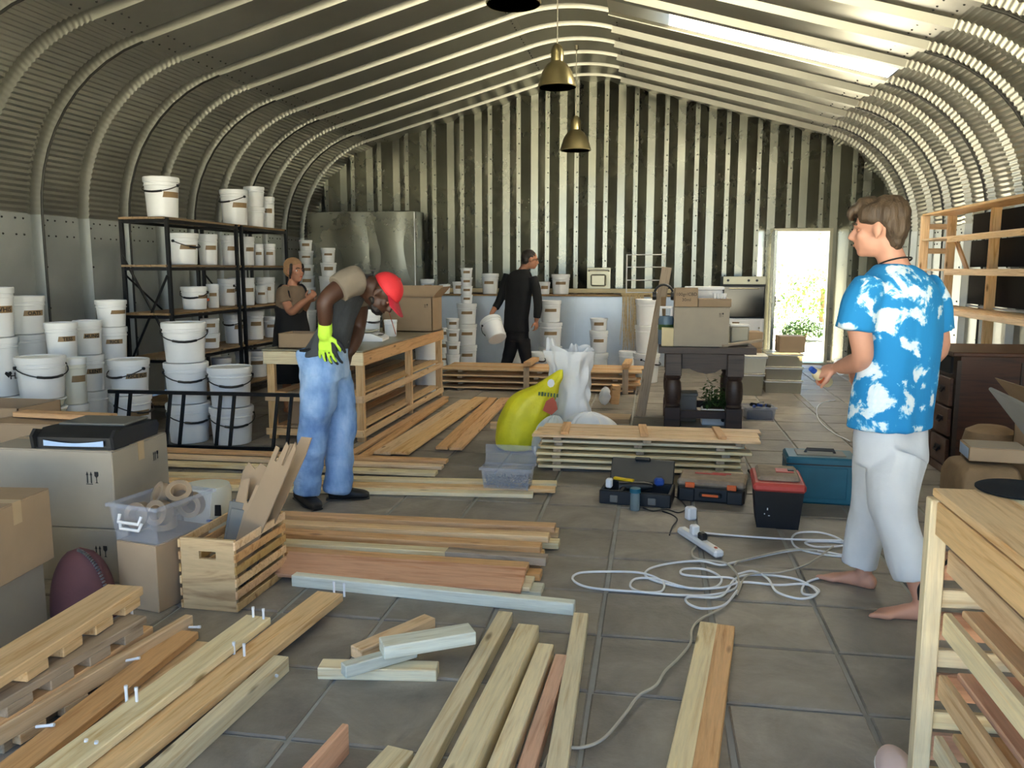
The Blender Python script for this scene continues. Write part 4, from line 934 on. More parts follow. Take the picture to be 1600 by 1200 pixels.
# left foreground pile
GN = 'notched uprights in the left foreground pile'
def notched(a, c, z, wd, th, mat, label, flip=1):
    P, Q = F(a[0], a[1], z), F(c[0], c[1], z)
    def ext(mb, L, w_, t_):
        n = int(L/.17)
        for i in range(n): mb.box((-L/2+.07+i*.17, 0, -t_/2-.018), (.10, w_*.98, .037), None, .003)
    return plank('notched_board', P, Q, wd, th, mat, top=True, label=label, cat='board', group=GN, ext=ext)
notched((196, 914), (-60, 1072), .26, .15, .035, 'pine', 'broad notched board on top of the left foreground pile')
notched((212, 960), (-40, 1105), .185, .10, .028, 'wood_grey', 'greyish notched board with bolts under the broad one')
notched((222, 976), (-40, 1138), .12, .10, .028, 'pine_orange', 'brown notched board third down in the foreground pile')
notched((296, 960), (-60, 1165), .11, .035, .06, 'pine', 'notched board standing on edge beside the foreground pile')
plank('pine_board', F(-40, 1150, .05), F(205, 985, .05), .20, .05, 'wood_grey', top=True, label='grey board at the bottom of the foreground pile', cat='board')
brd((292, 985), (-30, 1235), .075, .10, .03, 'pine_orange', 'orange board with bolts beside the foreground pile')
brd((300, 1000), (60, 1180), .04, .17, .03, 'pine', 'low flat board under the foreground planks')
brd((404, 962), (30, 1240), .11, .11, .03, 'pine_pale', 'pale plank with bolts lying over the foreground boards')
brd((516, 925), (80, 1262), .075, .125, .035, 'pine', 'long knotty brown plank with bolts in the foreground')
brd((440, 1024), (200, 1236), .06, .06, .06, 'pine_pale', 'squared pale timber beside the knotty brown plank')
def dowel(x, y, z, n=1, lean=(0, 0, 1), ln=.06):
    for i in range(n):
        p = F(x+i*16, y+i*3, z); d = V(lean).normalized()
        solo('bolt', MB().lathe([(0, 0), (.005, 0), (.005, ln*.8), (.006, ln*.82), (.006, ln), (0, ln)], 8), 'white_plastic', 'white bolt sticking out of a foreground plank', 'bolt', p-d*.012, d.to_track_quat('Z', 'Y').to_euler(), 'white bolts in the foreground planks')
dowel(396, 966, .105, 2); dowel(522, 925, .075, 2); dowel(366, 1022, .075, 2); dowel(198, 1093, .11, 2); dowel(132, 1178, .07, 2, (.2, 0, 1)); dowel(62, 1135, .08, 1, (1, .1, .15)); dowel(198, 1032, .085, 1, (1, .2, .2)); dowel(420, 1052, .03, 1, (1, -.5, .1)); dowel(296, 980, .07, 1, (1, 0, .1)); dowel(122, 1008, .19, 1, (.1, 0, 1)); dowel(190, 954, .18, 2)
# offcuts in the middle
plank('timber_offcut', F(500, 1036, .045), F(684, 1040, .045), .075, .045, 'pine_pale', top=True, label='pale squared offcut lying lowest in the offcut heap', cat='offcut')
plank('timber_offcut', F(556, 1012, .095), F(672, 962, .095), .065, .045, 'pine', top=True, label='orange-ended offcut lying crosswise at back of heap', cat='offcut')
plank('timber_offcut', F(536, 1038, .095), F(648, 1006, .095), .045, .045, 'pine_white', top=True, label='short greenish-white offcut in middle of the heap', cat='offcut')
plank('timber_offcut', F(596, 1003, .14), F(738, 980, .14), .09, .05, 'pine_white', top=True, label='greenish-white squared offcut on top of the heap', cat='offcut')
# long timbers running out of the foot of the picture
brd((790, 955), (628, 1245), .05, .062, .05, 'pine_pale', 'long squared timber with pale stripes, lying left of the thick post')
brd((826, 975), (688, 1255), .09, .085, .09, 'pine_pale', 'thick square pine post lying on the slabs')
brd((853, 1005), (757, 1250), .06, .062, .06, 'pine_pale', 'squared timber close beside the thick post')
brd((878, 1022), (808, 1240), .05, .05, .05, 'pine_pink', 'reddish timber between pale squared ones')
brd((908, 957), (862, 1245), .05, .062, .05, 'pine_pale', 'long pale timber crossed by grey cable end')
plank('pine_board', F(540, 1130, .10), F(440, 1240, .10), .022, .10, 'pine_pink', top=True, label='thin board standing on edge among the slabs', cat='board')
brd((626, 1168), (560, 1240), .04, .09, .04, 'pine_pale', 'short pale board end beside the long squared timber')
brd((1108, 972), (1052, 1245), .035, .073, .035, 'pine_pale', 'pale half of a doubled board lying on open floor')
brd((1134, 976), (1094, 1248), .035, .073, .035, 'pine_orange', 'orange half of a doubled board lying on open floor')

# ------------------------------------------------------------------ stacked slatted panels in the middle
def slat_panel(x0, x1, y0, y1, z, label, group, extra=0, mats=('pine', 'pine_pale')):
    o = thing('pallet', label, 'pallet', (x0, y0, z), 0, group); wd = .15
    n = max(2, int(round((y1-y0)/.17)))
    for i in range(n):
        yc = y0+(y1-y0)*(i+.5)/n; j = random.uniform(-.03, .03); plank('slat', (x0+j, yc, z+.035), (x1+j+extra, yc, z+.035), (y1-y0)/n-.018, .020, mats[i % 2], o)
    for t_ in (.10, .5, .9): plank('batten', (x0+(x1-x0)*t_, y0+.02, z+.012), (x0+(x1-x0)*t_, y1-.02, z+.012), .06, .024, 'wood_grey', o)
    return o
PA, PB_ = F(832, 744), F(1165, 743)
for i in range(5): slat_panel(PA.x+random.uniform(0, .02), PB_.x+random.uniform(-.05, .03), 5.93, 6.36, i*.048, 'slatted timber pallet in the low stack by the toolboxes, '+['lowest', 'second up', 'middle', 'fourth up', 'fifth up'][i]+' of its stack', 'slatted pallets by the toolboxes', mats=('pine_pale', 'pine'))
tp = slat_panel(PA.x, PB_.x+.10, 5.88, 6.36, 5*.048, 'topmost slatted pallet by the toolboxes with battens upward', 'slatted pallets by the toolboxes', mats=('pine', 'pine'))
for t_ in (.14, .52, .88): plank('cross_batten', (PA.x+(PB_.x-PA.x)*t_, 5.93, .24+.055), (PA.x+(PB_.x-PA.x)*t_-.02, 6.32, .24+.055), .06, .02, 'pine_orange', tp)
# pallet-like stack at the back
QA, QB = F(688, 613), F(992, 617)
for i in range(4): slat_panel(QA.x-.05, QB.x+.08*(i % 2), 9.85, 10.55, i*.075, 'slatted timber pallet in the stack before back counter, '+['lowest', 'second up', 'third up', 'topmost'][i]+' of its stack', 'slatted pallets before the back counter', mats=('pine', 'pine_orange'))
for x in (.44, .95): plank('timber_offcut', (QA.x+x*(QB.x-QA.x), 9.9, .335), (QA.x+x*(QB.x-QA.x)+.02, 10.5, .335), .09, .05, 'pine_orange', label='short crosspiece lying on the stack before back counter', cat='offcut', group='crosspieces on the back stack')
for x in (.44, .95): plank('spacer_post', (QA.x+x*(QB.x-QA.x), 9.83, 0), (QA.x+x*(QB.x-QA.x), 9.83, .30), .07, .02, 'wood_grey', up=(0, 1, 0), label='upright spacer fixed on the stack before back counter', cat='spacer', group='spacers on the back stack')

# ------------------------------------------------------------------ sacks
def blob(fn, nu=36, nv=24):
    mb = MB(); return mb.grid(fn, nu, nv, True)
def sack(name, base, prof, lean, label, mat, ry=.75, wr=.012, seed=0, open_top=False):
    """prof: list of (radius, z, forward shift)"""
    pr_ = catmull([V(p) for p in prof], 5); n = len(pr_)
    def fn(u, v):
        q = pr_[min(n-1, int(round(v*(n-1))))]; a = 2*pi*u; r = q.x*(1+.05*sin(3*a+seed))
        k = noise.noise(V((cos(a)*3, sin(a)*3, q.y*7+seed)))*wr+noise.noise(V((cos(a)*9, sin(a)*9, q.y*3+seed)))*wr*.6
        return ((r+k)*cos(a)+q.z*lean[0], (r+k)*sin(a)*ry+q.z*lean[1], q.y)
    mb = blob(fn, 44, n)
    mb.f.append(tuple(reversed(range(44))))
    if not open_top: mb.f.append(tuple(range(44*(n-1), 44*n)))
    o = thing(name, label, 'sack', base); part('sack_body', mb, mat, o, ang=70); return o
Yk = 6.62; bp = AY(805, 704, Yk)
ys = sack('feed_sack', (bp.x+.02, Yk, 0), [(.02, .012, 0), (.15, .012, 0), (.19, .08, .0), (.205, .22, .03), (.20, .36, .08), (.17, .47, .15), (.10, .54, .24), (.065, .60, .31), (.02, .66, .36), (.005, .67, .37)], (.95, .1), 'plump bright yellow sack slumped against white sacks', 'sack_yellow', seed=1)
yp = Matrix.Rotation(.45, 4, 'Y')
part('printed_panel', MB().prism([(-.05, 0), (.03, -.01), (.06, .05), (.03, .10), (-.01, .13), (-.05, .08)], 0, .003), 'print_red', ys, (.27, -.118, .34), (pi/2*.93, .35, .15))
pr9 = MB()
for i in range(7): pr9.box((-.075+i*.024, 0, 0), (.016, .034 if i % 2 else .028, .002))
part('printed_letters', pr9, 'leaf', ys, (.27, -.118, .485), (pi/2*.95, .1, .1))
part('sticker', MB().prism([(.03*cos(a*pi/4), .035*sin(a*pi/4)) for a in range(8)], 0, .002), 'paper_white', ys, (.285, -.092, .575), (pi/2*.9, .2, .25))
Yw = 6.95; bw_ = AY(890, 690, Yw)
ws = sack('white_sack', (bw_.x, Yw, 0), [(.02, .012, 0), (.16, .012, 0), (.18, .10, 0), (.165, .35, 0), (.16, .55, 0), (.185, .72, .0), (.195, .80, 0)], (1, 0), 'tall open-mouthed white plastic sack standing upright', 'white_film', .7, .05, 4, True)
part('sack_lining', blob(lambda u, v: ((.18-.05*(1-v))*cos(2*pi*u), (.18-.05*(1-v))*sin(2*pi*u)*.68, .45+.345*v+.05*sin(4*pi*u)*v), 36, 8), 'white_film', ws)
for (x, y, h, a) in ((-.14, -.03, .16, -.25), (.13, -.02, .08, .3), (.02, .10, .10, 0)):
    part('torn_rim', MB().grid(lambda u, v: (x+(u-.5)*.13*(1-.5*v)+a*v*.12, y+.02*sin(u*7)+.02*v, .74+v*h+.01*sin(u*11)), 9, 6), 'white_film', ws)
Yl = 6.6; bl_ = AY(908, 690, Yl)
sack('white_sack', (bl_.x+.07, Yl, 0), [(.02, .012, 0), (.19, .012, 0), (.215, .10, 0), (.20, .22, 0), (.13, .30, .0), (.03, .335, 0), (.005, .337, 0)], (1, 0), 'low slumped white sack with gathered folds before tall one', 'white_film', .7, .055, 7)
sack('white_sack', (bp.x+.30, 6.42, 0), [(.02, .012, 0), (.10, .012, 0), (.125, .10, 0), (.11, .24, .02), (.05, .32, .04), (.01, .335, .05)], (1, 0), 'small greyish-white sack wedged beside the yellow sack', 'sack_grey', .7, .02, 9)
Pm = F(943, 646)
solo('crumpled_bag', MB().add(*(lambda b_: (b_.v, b_.f))(blob(lambda u, v: ((.06*sin(pi*v)**.6+.018*noise.noise(V((cos(6.28*u)*3, sin(6.28*u)*3, v*6))))*cos(6.28*u), (.045*sin(pi*v)**.6+.012*noise.noise(V((u*9, v*7, 1))))*sin(6.28*u), .20*v+.02*sin(9*u)*sin(pi*v)), 24, 14))), 'white_film', 'crumpled white plastic bag standing on dark offcuts', 'bag', (Pm.x, Pm.y+.2, .055))
solo('brown_brick', Bx((.09, .12, .20), .006), 'pine_orange', 'reddish wooden block behind the crumpled white bag', 'block', (Pm.x+.10, Pm.y+.32, .155), (0, .1, .2))
plank('timber_offcut', F(905, 652, .02), F(985, 655, .02), .30, .05, 'wood_grey', label='dark flat offcut on floor under crumpled bag', cat='offcut')

# ------------------------------------------------------------------ clear box of screws
Ps = F(790, 766, .045); sb = bin_((Ps.x, Ps.y+.09, .047), (.33, .17, .14), -.03, 'clear box of screws with open lid on the boards', 'clear_plastic', None, lid=False)
part('lid_flap', Bx((.35, .008, .12), .002, (0, .10, .20)), 'clear_plastic', sb)
mb = MB(); r2 = random.Random(4)
for i in range(220):
    p = V((r2.uniform(-.14, .14), r2.uniform(-.065, .065), r2.uniform(.01, .07))); d = V((r2.gauss(0, 1), r2.gauss(0, 1), r2.gauss(0, .4))).normalized()*.018; mb.tube([p-d, p+d], .0028, 4)
o = part('screws', mb, 'screw_steel', sb); o['kind'] = 'stuff'

# ------------------------------------------------------------------ tool cases
K = F(990, 793); kc = thing('drill_case', 'open black tool case with drill parts and lid back', 'tool case', (K.x+.02, K.y+.17, 0), -.12)
mb = MB(); 
for s in (-1, 1): mb.box((s*.215, 0, .045), (.02, .28, .09), None, .006).box((0, s*.13, .045), (.44, .02, .09), None, .006)
mb.box((0, 0, .008), (.44, .27, .016), None, .004); part('case_tray', mb, 'black_plastic', kc)
part('case_lid', MB().box((0, .02, .08), (.42, .02, .24), Matrix.Rotation(-.5, 4, 'X'), .006).box((0, -.0, .19), (.10, .05, .025), Matrix.Rotation(-.5, 4, 'X'), .006), 'black_plastic', kc, (0, .14, .05))
for x in (-.13, .11): part('latch', MB().box((x, -.148, .04), (.05, .012, .045), None, .004), 'grey_tray', kc)
part('drill_body', MB().tube([(-.12, -.02, .09), (.04, .02, .09), (.09, .03, .09)], [.03, .032, .018], 10).tube([(-.08, -.01, .09), (-.10, -.07, .06)], .022, 8), 'black_plastic', kc)
part('yellow_level', MB().box((-.10, .0, .125), (.14, .03, .018), RZ(-.3), .004), 'yellow_plastic', kc); part('white_adaptor', MB().box((-.18, -.03, .11), (.04, .05, .06), None, .008), 'white_plastic', kc); part('blue_clamp', MB().box((.15, .03, .11), (.06, .05, .05), RZ(.4), .012), 'blue_plastic', kc)
J = F(992, 797); jr = thing('screw_jar', 'small clear jar with teal lid before the open case', 'jar', (J.x, J.y, 0)); part('jar_body', MB().lathe([(0, 0), (.030, 0), (.032, .01), (.032, .10), (.027, .115), (0, .115)], 20), 'clear_jar', jr); part('jar_lid', MB().lathe([(0, .113), (.034, .113), (.034, .14), (0, .142)], 20), 'teal_plastic', jr); part('contents', MB().lathe([(0, .004), (.026, .004), (.026, .05), (0, .055)], 12), 'screw_steel', jr)
O = F(1115, 786); oc2 = thing('tool_case', 'closed black tool case with dusty lid and orange latches', 'tool case', (O.x, O.y+.13, 0), -.16)
part('case_base', MB().box((0, 0, .05), (.42, .27, .10), None, .012), 'black_plastic', oc2); part('case_lid', MB().box((0, 0, .122), (.425, .275, .045), None, .014), 'dusty_top', oc2); part('lid_ribs', MB().box((-.02, .04, .147), (.2, .012, .008), None, .002).box((.05, .07, .147), (.12, .012, .008), None, .002), 'red_plastic', oc2)
for x in (-.13, .13): part('latch', MB().box((x, -.142, .11), (.06, .014, .035), None, .004), 'orange_plastic', oc2)
part('handle', MB().box((0, -.15, .055), (.14, .03, .03), None, .008), 'black_plastic', oc2); part('handle_strip', MB().box((0, -.167, .055), (.10, .004, .016), None, .001), 'orange_plastic', oc2)
for x in (-.15, .15): part('side_block', MB().box((x, -.137, .045), (.10, .02, .085), None, .006), 'black_plastic', oc2)
T = F(1213, 824); rt_ = thing('tool_box', 'black tool box with red and grey dusty lid', 'toolbox', (T.x+.01, T.y+.12, 0), -.06)
part('box_body', MB().add(*(lambda x0, y0, x1, y1, h: ([(-x0, -y0, 0), (x0, -y0, 0), (x0, y0, 0), (-x0, y0, 0), (-x1, -y1, h), (x1, -y1, h), (x1, y1, h), (-x1, y1, h)], [(0, 3, 2, 1), (4, 5, 6, 7), (0, 1, 5, 4), (1, 2, 6, 5), (2, 3, 7, 6), (3, 0, 4, 7)]))(.115, .15, .135, .18, .23)), 'black_plastic', rt_, smooth=False)
part('box_lid', MB().box((0, 0, .25), (.29, .39, .05), None, .014), 'red_plastic', rt_); part('lid_panel', MB().box((0, .02, .285), (.235, .31, .035), None, .014), 'dusty_top', rt_); part('lid_window', MB().box((.04, .02, .305), (.10, .09, .006), None, .002), 'red_plastic', rt_); part('lid_catch', MB().box((.075, .02, .311), (.035, .04, .008), None, .002), 'black_plastic', rt_)
part('paint_specks', MB().box((-.06, -.168, .12), (.006, .004, .012)).box((-.075, -.164, .09), (.005, .004, .006)).box((-.05, -.162, .08), (.01, .004, .004)), 'paper_white', rt_, (0, -.004, 0))
Tt = F(1290, 790); tl = thing('tool_case', 'large teal hard case with recessed carrying handle', 'tool case', (Tt.x-.02, Tt.y+.16, 0), -.05)
part('case_body', MB().box((0, 0, .15), (.43, .28, .30), None, .012), 'teal_plastic', tl); part('front_panel', MB().box((0, -.142, .14), (.30, .008, .20), None, .003), 'teal_plastic', tl); part('lid_seam', MB().box((0, 0, .255), (.436, .286, .008), None, .001), 'black_plastic', tl)
part('handle', MB().tube([(-.09, 0, .30), (-.08, 0, .325), (.08, 0, .325), (.09, 0, .30)], .012, 8), 'black_plastic', tl); part('lid_inset', MB().box((0, 0, .302), (.30, .16, .008), None, .003), 'grey_tray', tl)
solo('black_mat', MB().box((0, 0, .012), (.10, .5, .02), None, .004).box((.1, .1, .012), (.09, .3, .02), None, .004), 'black_plastic', 'flat black rubber strip behind the toolboxes', 'mat', (.78, 5.92, 0), (0, 0, .1))

# ------------------------------------------------------------------ power strip, plugs and cables
S1, S2 = F(1068, 836), F(1120, 870); dv = S2-S1
ps = thing('power_strip', 'white multi-socket power strip on the slabs', 'power strip', ((S1+S2)/2).to_tuple(), atan2(dv.y, dv.x)); L_ = dv.length+.06
part('strip_body', MB().box((0, 0, .022), (L_, .058, .042), None, .012), 'white_plastic', ps); part('rocker', MB().box((L_*.4, 0, .045), (.02, .014, .006), None, .002), 'print_red', ps)
pg = part('plug', MB().box((-.06, .0, .07), (.045, .045, .055), None, .008), 'white_plastic', ps); pg = part('plug', MB().box((.03, 0, .062), (.05, .04, .04), None, .008), 'black_plastic', ps)
ad_ = thing('mains_adaptor', 'white mains adaptor block beside the power strip', 'adaptor', F(1079, 812).to_tuple(), .5); part('adaptor_body', MB().box((0, 0, .04), (.06, .055, .08), None, .01), 'white_plastic', ad_); part('pins', MB().box((.0, .03, .05), (.02, .02, .006)).box((0, .03, .03), (.006, .02, .006)), 'stainless', ad_)
def cable(name, pts, r, mat, label, z=.0):
    P = catmull([F(x, y, r) for x, y in pts], 12)
    for i, p in enumerate(P): p.z = r+.005+.004*sin(i*.05)+z
    return solo(name, MB().tube(P, r, 8), mat, label, 'cable')
def zoom2(pts): return [(860+x/2.4, 700+y/2.4) for x, y in pts]
cable('extension_cable', zoom2([(550, 318), (650, 330), (800, 342), (900, 348), (1000, 350), (1100, 352), (1160, 365), (1130, 405), (1020, 400), (930, 378), (905, 345), (930, 322), (1010, 322), (1080, 345), (1100, 370), (1000, 375), (955, 358), (1000, 352), (1090, 356), (1180, 380), (1120, 405), (940, 385), (700, 432), (640, 445), (560, 430), (450, 438), (370, 458), (360, 485), (430, 510), (540, 528), (620, 522), (640, 490), (580, 460), (500, 460), (495, 480), (580, 490), (660, 490), (695, 500), (690, 530), (600, 552), (470, 552), (330, 542), (150, 528), (85, 500), (110, 475), (230, 470), (345, 475), (420, 505), (415, 540), (340, 540), (300, 520), (320, 492), (400, 495), (520, 530), (640, 530), (720, 510), (850, 520), (950, 515), (1005, 535), (990, 552), (945, 545), (955, 510), (1010, 490), (1090, 488)]), .0055, 'cable_white', 'long white extension cable coiled over the slabs')
cable('thin_cable', zoom2([(545, 375), (530, 400), (550, 425), (650, 440), (690, 470), (705, 500), (700, 540), (650, 600), (560, 650), (530, 690), (525, 740), (480, 800), (430, 850), (395, 905), (330, 945), (280, 1010), (200, 1100), (120, 1132), (40, 1130), (-5, 1160), (-30, 1215)]), .0052, 'cable_grey', 'grey cable snaking from power strip across the floor', .006)
cable('white_cable', zoom2([(690, 450), (720, 435), (900, 395), (1000, 400)]), .0045, 'cable_grey', 'greyish cable joining the coils to the strip', .012)
cable('white_cable', zoom2([(700, 560), (740, 490), (860, 480), (950, 455), (1000, 425), (1060, 380)]), .0045, 'cable_grey', 'greyish cable crossing the white coils diagonally', .010)
cable('white_cable', zoom2([(700, 480), (760, 470), (815, 500), (850, 550), (940, 575), (1000, 550), (930, 500), (800, 480), (700, 490), (640, 560), (520, 565), (515, 590), (570, 612), (650, 600), (700, 545)]), .0055, 'cable_white', 'white cable loop lying beside the pale trousers', .004)
cable('black_cable', [(1005, 795), (1020, 800), (1040, 798), (1060, 803), (1072, 795), (1060, 780), (1048, 775)], .004, 'handle_black', 'black drill lead looping beside the open case')
cable('black_cable', [(1035, 800), (1050, 806), (1058, 814), (1050, 826), (1046, 838)], .004, 'handle_black', 'short black lead ending by the power strip')
cable('thin_cable', [(1328, 690), (1300, 676), (1280, 658), (1276, 640), (1285, 630), (1305, 626)], .005, 'cable_white', 'white cable running over floor towards the doorway')
cable('thin_cable', [(1250, 617), (1262, 628), (1276, 642)], .004, 'cable_grey', 'grey cable beside the stacked clear bins')

# ------------------------------------------------------------------ foreground shelf unit (right)
UX, UY, UZ = .745, 2.30, .90; UY0 = .85; UW = .50
un = thing('shelf_unit', 'pale pine shelf unit with rails, nearest the photographer', 'shelf', (UX, UY, 0))
for i in range(3): plank('top_board', (UX+.085+i*.168, UY0, UZ-.011), (UX+.085+i*.168, UY+.02, UZ-.011), .166, .022, ['pine', 'pine_pale', 'pine'][i], un)
for y in (UY, UY0+.05):
    for x in (UX+.01, UX+UW-.02): plank('leg', (x, y, 0), (x, y, UZ-.024), .045, .045, 'pine_pale', un, up=(0, 1, 0))
    for j, z in enumerate((.84, .775, .69, .60, .52, .43, .345, .25, .17, .08)): plank('end_rail', (UX+.035, y+.005, z), (UX+UW-.045, y+.005, z), .075 if j % 2 == 0 else .05, .022, 'pine_pink' if j % 2 == 0 else 'pine_pale', un, up=(0, 1, 0))
for j, z in enumerate((.735, .56, .385, .21)):
    plank('side_rail', (UX+.045, UY0, z-.02), (UX+.045, UY-.03, z-.02), .065, .022, ['pine', 'pine_pale'][j % 2], un, up=(1, 0, 0))
    for i in range(2): plank('shelf_board', (UX+.17+i*.19, UY0, z+.012), (UX+.17+i*.19, UY-.03, z+.012), .18, .02, ['pine_pink', 'pine'][(i+j) % 2], un)
plank('side_rail', (UX+.01, UY0, UZ-.07), (UX+.01, UY-.03, UZ-.07), .09, .022, 'pine', un, up=(1, 0, 0))
# screen on round base
F1 = F(1590, 768, UZ); sn_ = thing('desk_screen', 'thin tilted screen with silver edge on a round black base', 'screen', (F1.x+.0, F1.y, UZ))
part('round_base', MB().lathe([(0, 0.001), (.095, .001), (.10, .004), (.10, .008), (.092, .012), (0, .013)], 40), 'black_board', sn_); part('neck', MB().tube([(.06, 0, .01), (.10, .01, .10)], .012, 10), 'stainless', sn_)
mp_ = TR((.075, .06, .125)) @ RZ(-.10) @ Matrix.Rotation(radians(52), 4, 'Y')
part('screen_panel', MB().box((0, 0, 0), (.30, .34, .010), mp_, .003), 'grey_tray', sn_); part('silver_edge', MB().box((0, -.172, 0), (.30, .006, .013), mp_, .002), 'stainless', sn_)
part('power_lead', MB().tube(catmull([V((.18, -.08, .02)), V((.08, -.22, .0)), V((.0, -.26, .005)), V((-.05, -.24, -.02)), V((-.12, -.10, -.10)), V((-.17, -.02, -.2)), V((-.205, .05, -.29)), V((-.20, .07, -.34))], 6), .005, 8), 'handle_black', sn_)
# pale rounded slipper toe at the bottom edge
pk = F(1388, 1188)
sp = thing('slipper', 'pale pink rounded slipper toe beside foreground shelf unit', 'slipper', (pk.x, pk.y-.12, 0), .05)
part('slipper_upper', blob(lambda u, v: ((.055*(1-.12*cos(6.28*u)*0))*cos(6.28*u)*sqrt(max(0, 1-v*v))*(1.0), .14*sin(6.28*u)*sqrt(max(0, 1-v*v)), .012+.075*v), 32, 12), 'pink_cloth', sp); part('slipper_sole', MB().lathe([(0, 0), (.056, 0), (.058, .012), (0, .014)], 28, sy=2.5), 'white_plastic', sp)

# ------------------------------------------------------------------ front-left cartons
LC = 'front-left cartons'
A1, A2 = F(178, 912), F(232, 880)
carton((-2.72, 3.62, 0), (.62, .46, .26), .02, 'lower carton with handling symbols under big greyish carton', 'cardboard_grey', tape=False, icons=[(.14, .13, .055, 'front')])
carton((-2.80, 3.62, .267), (.66, .46, .37), .02, 'big greyish carton with handling symbols carrying the trimmer', 'cardboard_grey', icons=[(.20, .22, .055, 'front'), (.10, .26, .04, 'side')])
C3 = F(195, 965); carton((-2.16, 3.30, 0), (.22, .33, .30), -.20, 'small plain carton carrying the clear box of tape rolls', 'cardboard', tape=False)
carton((-2.75, 2.78, 0), (.50, .36, .26), .06, 'lower carton with symbols at the far left front', 'cardboard_grey', tape=False, icons=[(.14, .13, .055, 'front')])
carton((-2.74, 2.77, .267), (.56, .42, .30), .10, 'taped carton nearest the front at far left', 'cardboard')
carton((-4.55, 5.18, 0), (.62, .45, .28), 0, 'lower taped carton before the left buckets', 'cardboard')
carton((-4.60, 5.18, .287), (.60, .42, .24), 0, 'upper brown carton before the left buckets', 'cardboard', open_top=True)
plank('timber_strip', (-3.75, 4.35, .62), (-3.05, 4.22, .64), .10, .03, 'pine_orange', label='orange timber strip behind the trimmer', cat='timber')
carton((-3.55, 4.32, 0), (.55, .35, .595), 0, 'plain carton under the orange timber strip', 'cardboard', tape=False)
# paper trimmer
tr = thing('paper_trimmer', 'black and grey tray machine with white sheet on carton', 'machine', (-2.68, 3.62, .645), .06)
part('machine_body', MB().prism([(-.20, 0), (.17, 0), (.19, .05), (.17, .075), (-.14, .085), (-.20, .05)], -.20, .20, RZ(pi/2) @ Matrix.Rotation(pi/2, 4, 'X')), 'black_plastic', tr); part('top_cover', MB().box((0, .04, .088), (.34, .22, .012), None, .005), 'grey_tray', tr)
part('white_sheet', MB().grid(lambda u, v: (-.15+.30*u, -.215-.006*sin(pi*u), .012+.028*v-.012*sin(pi*u)*v), 14, 4), 'paper_blue', tr)
for s in (-1, 1): part('side_cheek', MB().prism([(-.22, 0), (-.10, 0), (-.12, .07), (-.20, .09), (-.23, .06)], -.008, .008, TR((s*.20, 0, 0)) @ RZ(pi/2) @ Matrix.Rotation(pi/2, 4, 'X')), 'black_plastic', tr)
# clear box with tape rolls
tbx = bin_((-2.15, 3.29, .3065), (.26, .35, .17), -.20, 'clear box with white clip handle holding brown tape rolls', 'clear_plastic', None, lid=False)
part('clip_handle', MB().tube([(-.06, -.185, .13), (-.055, -.20, .10), (.055, -.20, .10), (.06, -.185, .13)], .007, 6).tube([(-.06, -.185, .10), (-.05, -.195, .07), (.05, -.195, .07), (.06, -.185, .10)], .007, 6), 'white_plastic', tbx)
tape = MB().lathe([(.036, -.026), (.056, -.026), (.056, .026), (.036, .026), (.036, -.026)], 28); tape = tape.mesh('tape_roll', 'tape_roll')
core = MB().lathe([(.0335, -.0262), (.0365, -.0262), (.0365, .0262), (.0335, .0262), (.0335, -.0262)], 24).mesh('core', 'cardboard')
for i, (x, y, z, rx, rz) in enumerate(((-.05, -.09, .10, 1.35, .2), (.035, -.06, .11, 1.3, .1), (-.02, .02, .165, 1.1, -.5), (.06, .04, .175, .75, .6), (-.05, .10, .10, 1.4, .1), (.05, .12, .10, 1.5, .3), (0, 0, .05, .1, 0))):
    M = RZ(-.20); q = M @ V((x, y, z)); o = solo('tape_roll', tape, None, 'roll of brown parcel tape in the clear box', 'tape roll', (q.x-2.15, q.y+3.29, q.z+.3065), (rx, 0, rz-.2), 'parcel tape rolls in the clear box'); link('core', core, o)
# white tub behind
Wt = F(275, 836); wt2 = thing('white_barrel', 'white rounded tub with printed sticker behind tape rolls', 'tub', (-2.35, 4.0, .098))
part('tub_body', MB().lathe([(0, 0), (.115, 0), (.12, .02), (.128, .20), (.118, .235), (0, .24)], 32), 'bucket_cream', wt2); part('sticker', MB().box((.085, -.093, .12), (.06, .003, .06), RZ(.1), .001), 'icon_black', wt2); part('print', MB().box((.06, -.108, .07), (.06, .003, .012)).box((.06, -.110, .05), (.05, .003, .008)), 'blue_plastic', wt2)
carton((-2.30, 4.0, 0), (.30, .26, .088), .1, 'low carton supporting the white rounded tub', 'cardboard', tape=False)
# maroon bag with zip
mg = thing('zip_bag', 'maroon fabric bag with metal zip between cartons', 'bag', (-2.40, 3.06, 0))
part('bag_body', blob(lambda u, v: (.15*cos(6.28*u)*sqrt(max(0, 1-v**2.2)), .10*sin(6.28*u)*sqrt(max(0, 1-v**2.4)), .30*v), 30, 14), 'maroon_cloth', mg)
zt = MB()
for i in range(26):
    a = .1+1.35*i/25; zt.box((0, 0, 0), (.010, .012, .007), TR((.152*cos(a), -.035, .302*sin(a)+.0)) @ Matrix.Rotation(-a, 4, 'Y'))
part('zip_teeth', zt, 'screw_steel', mg)
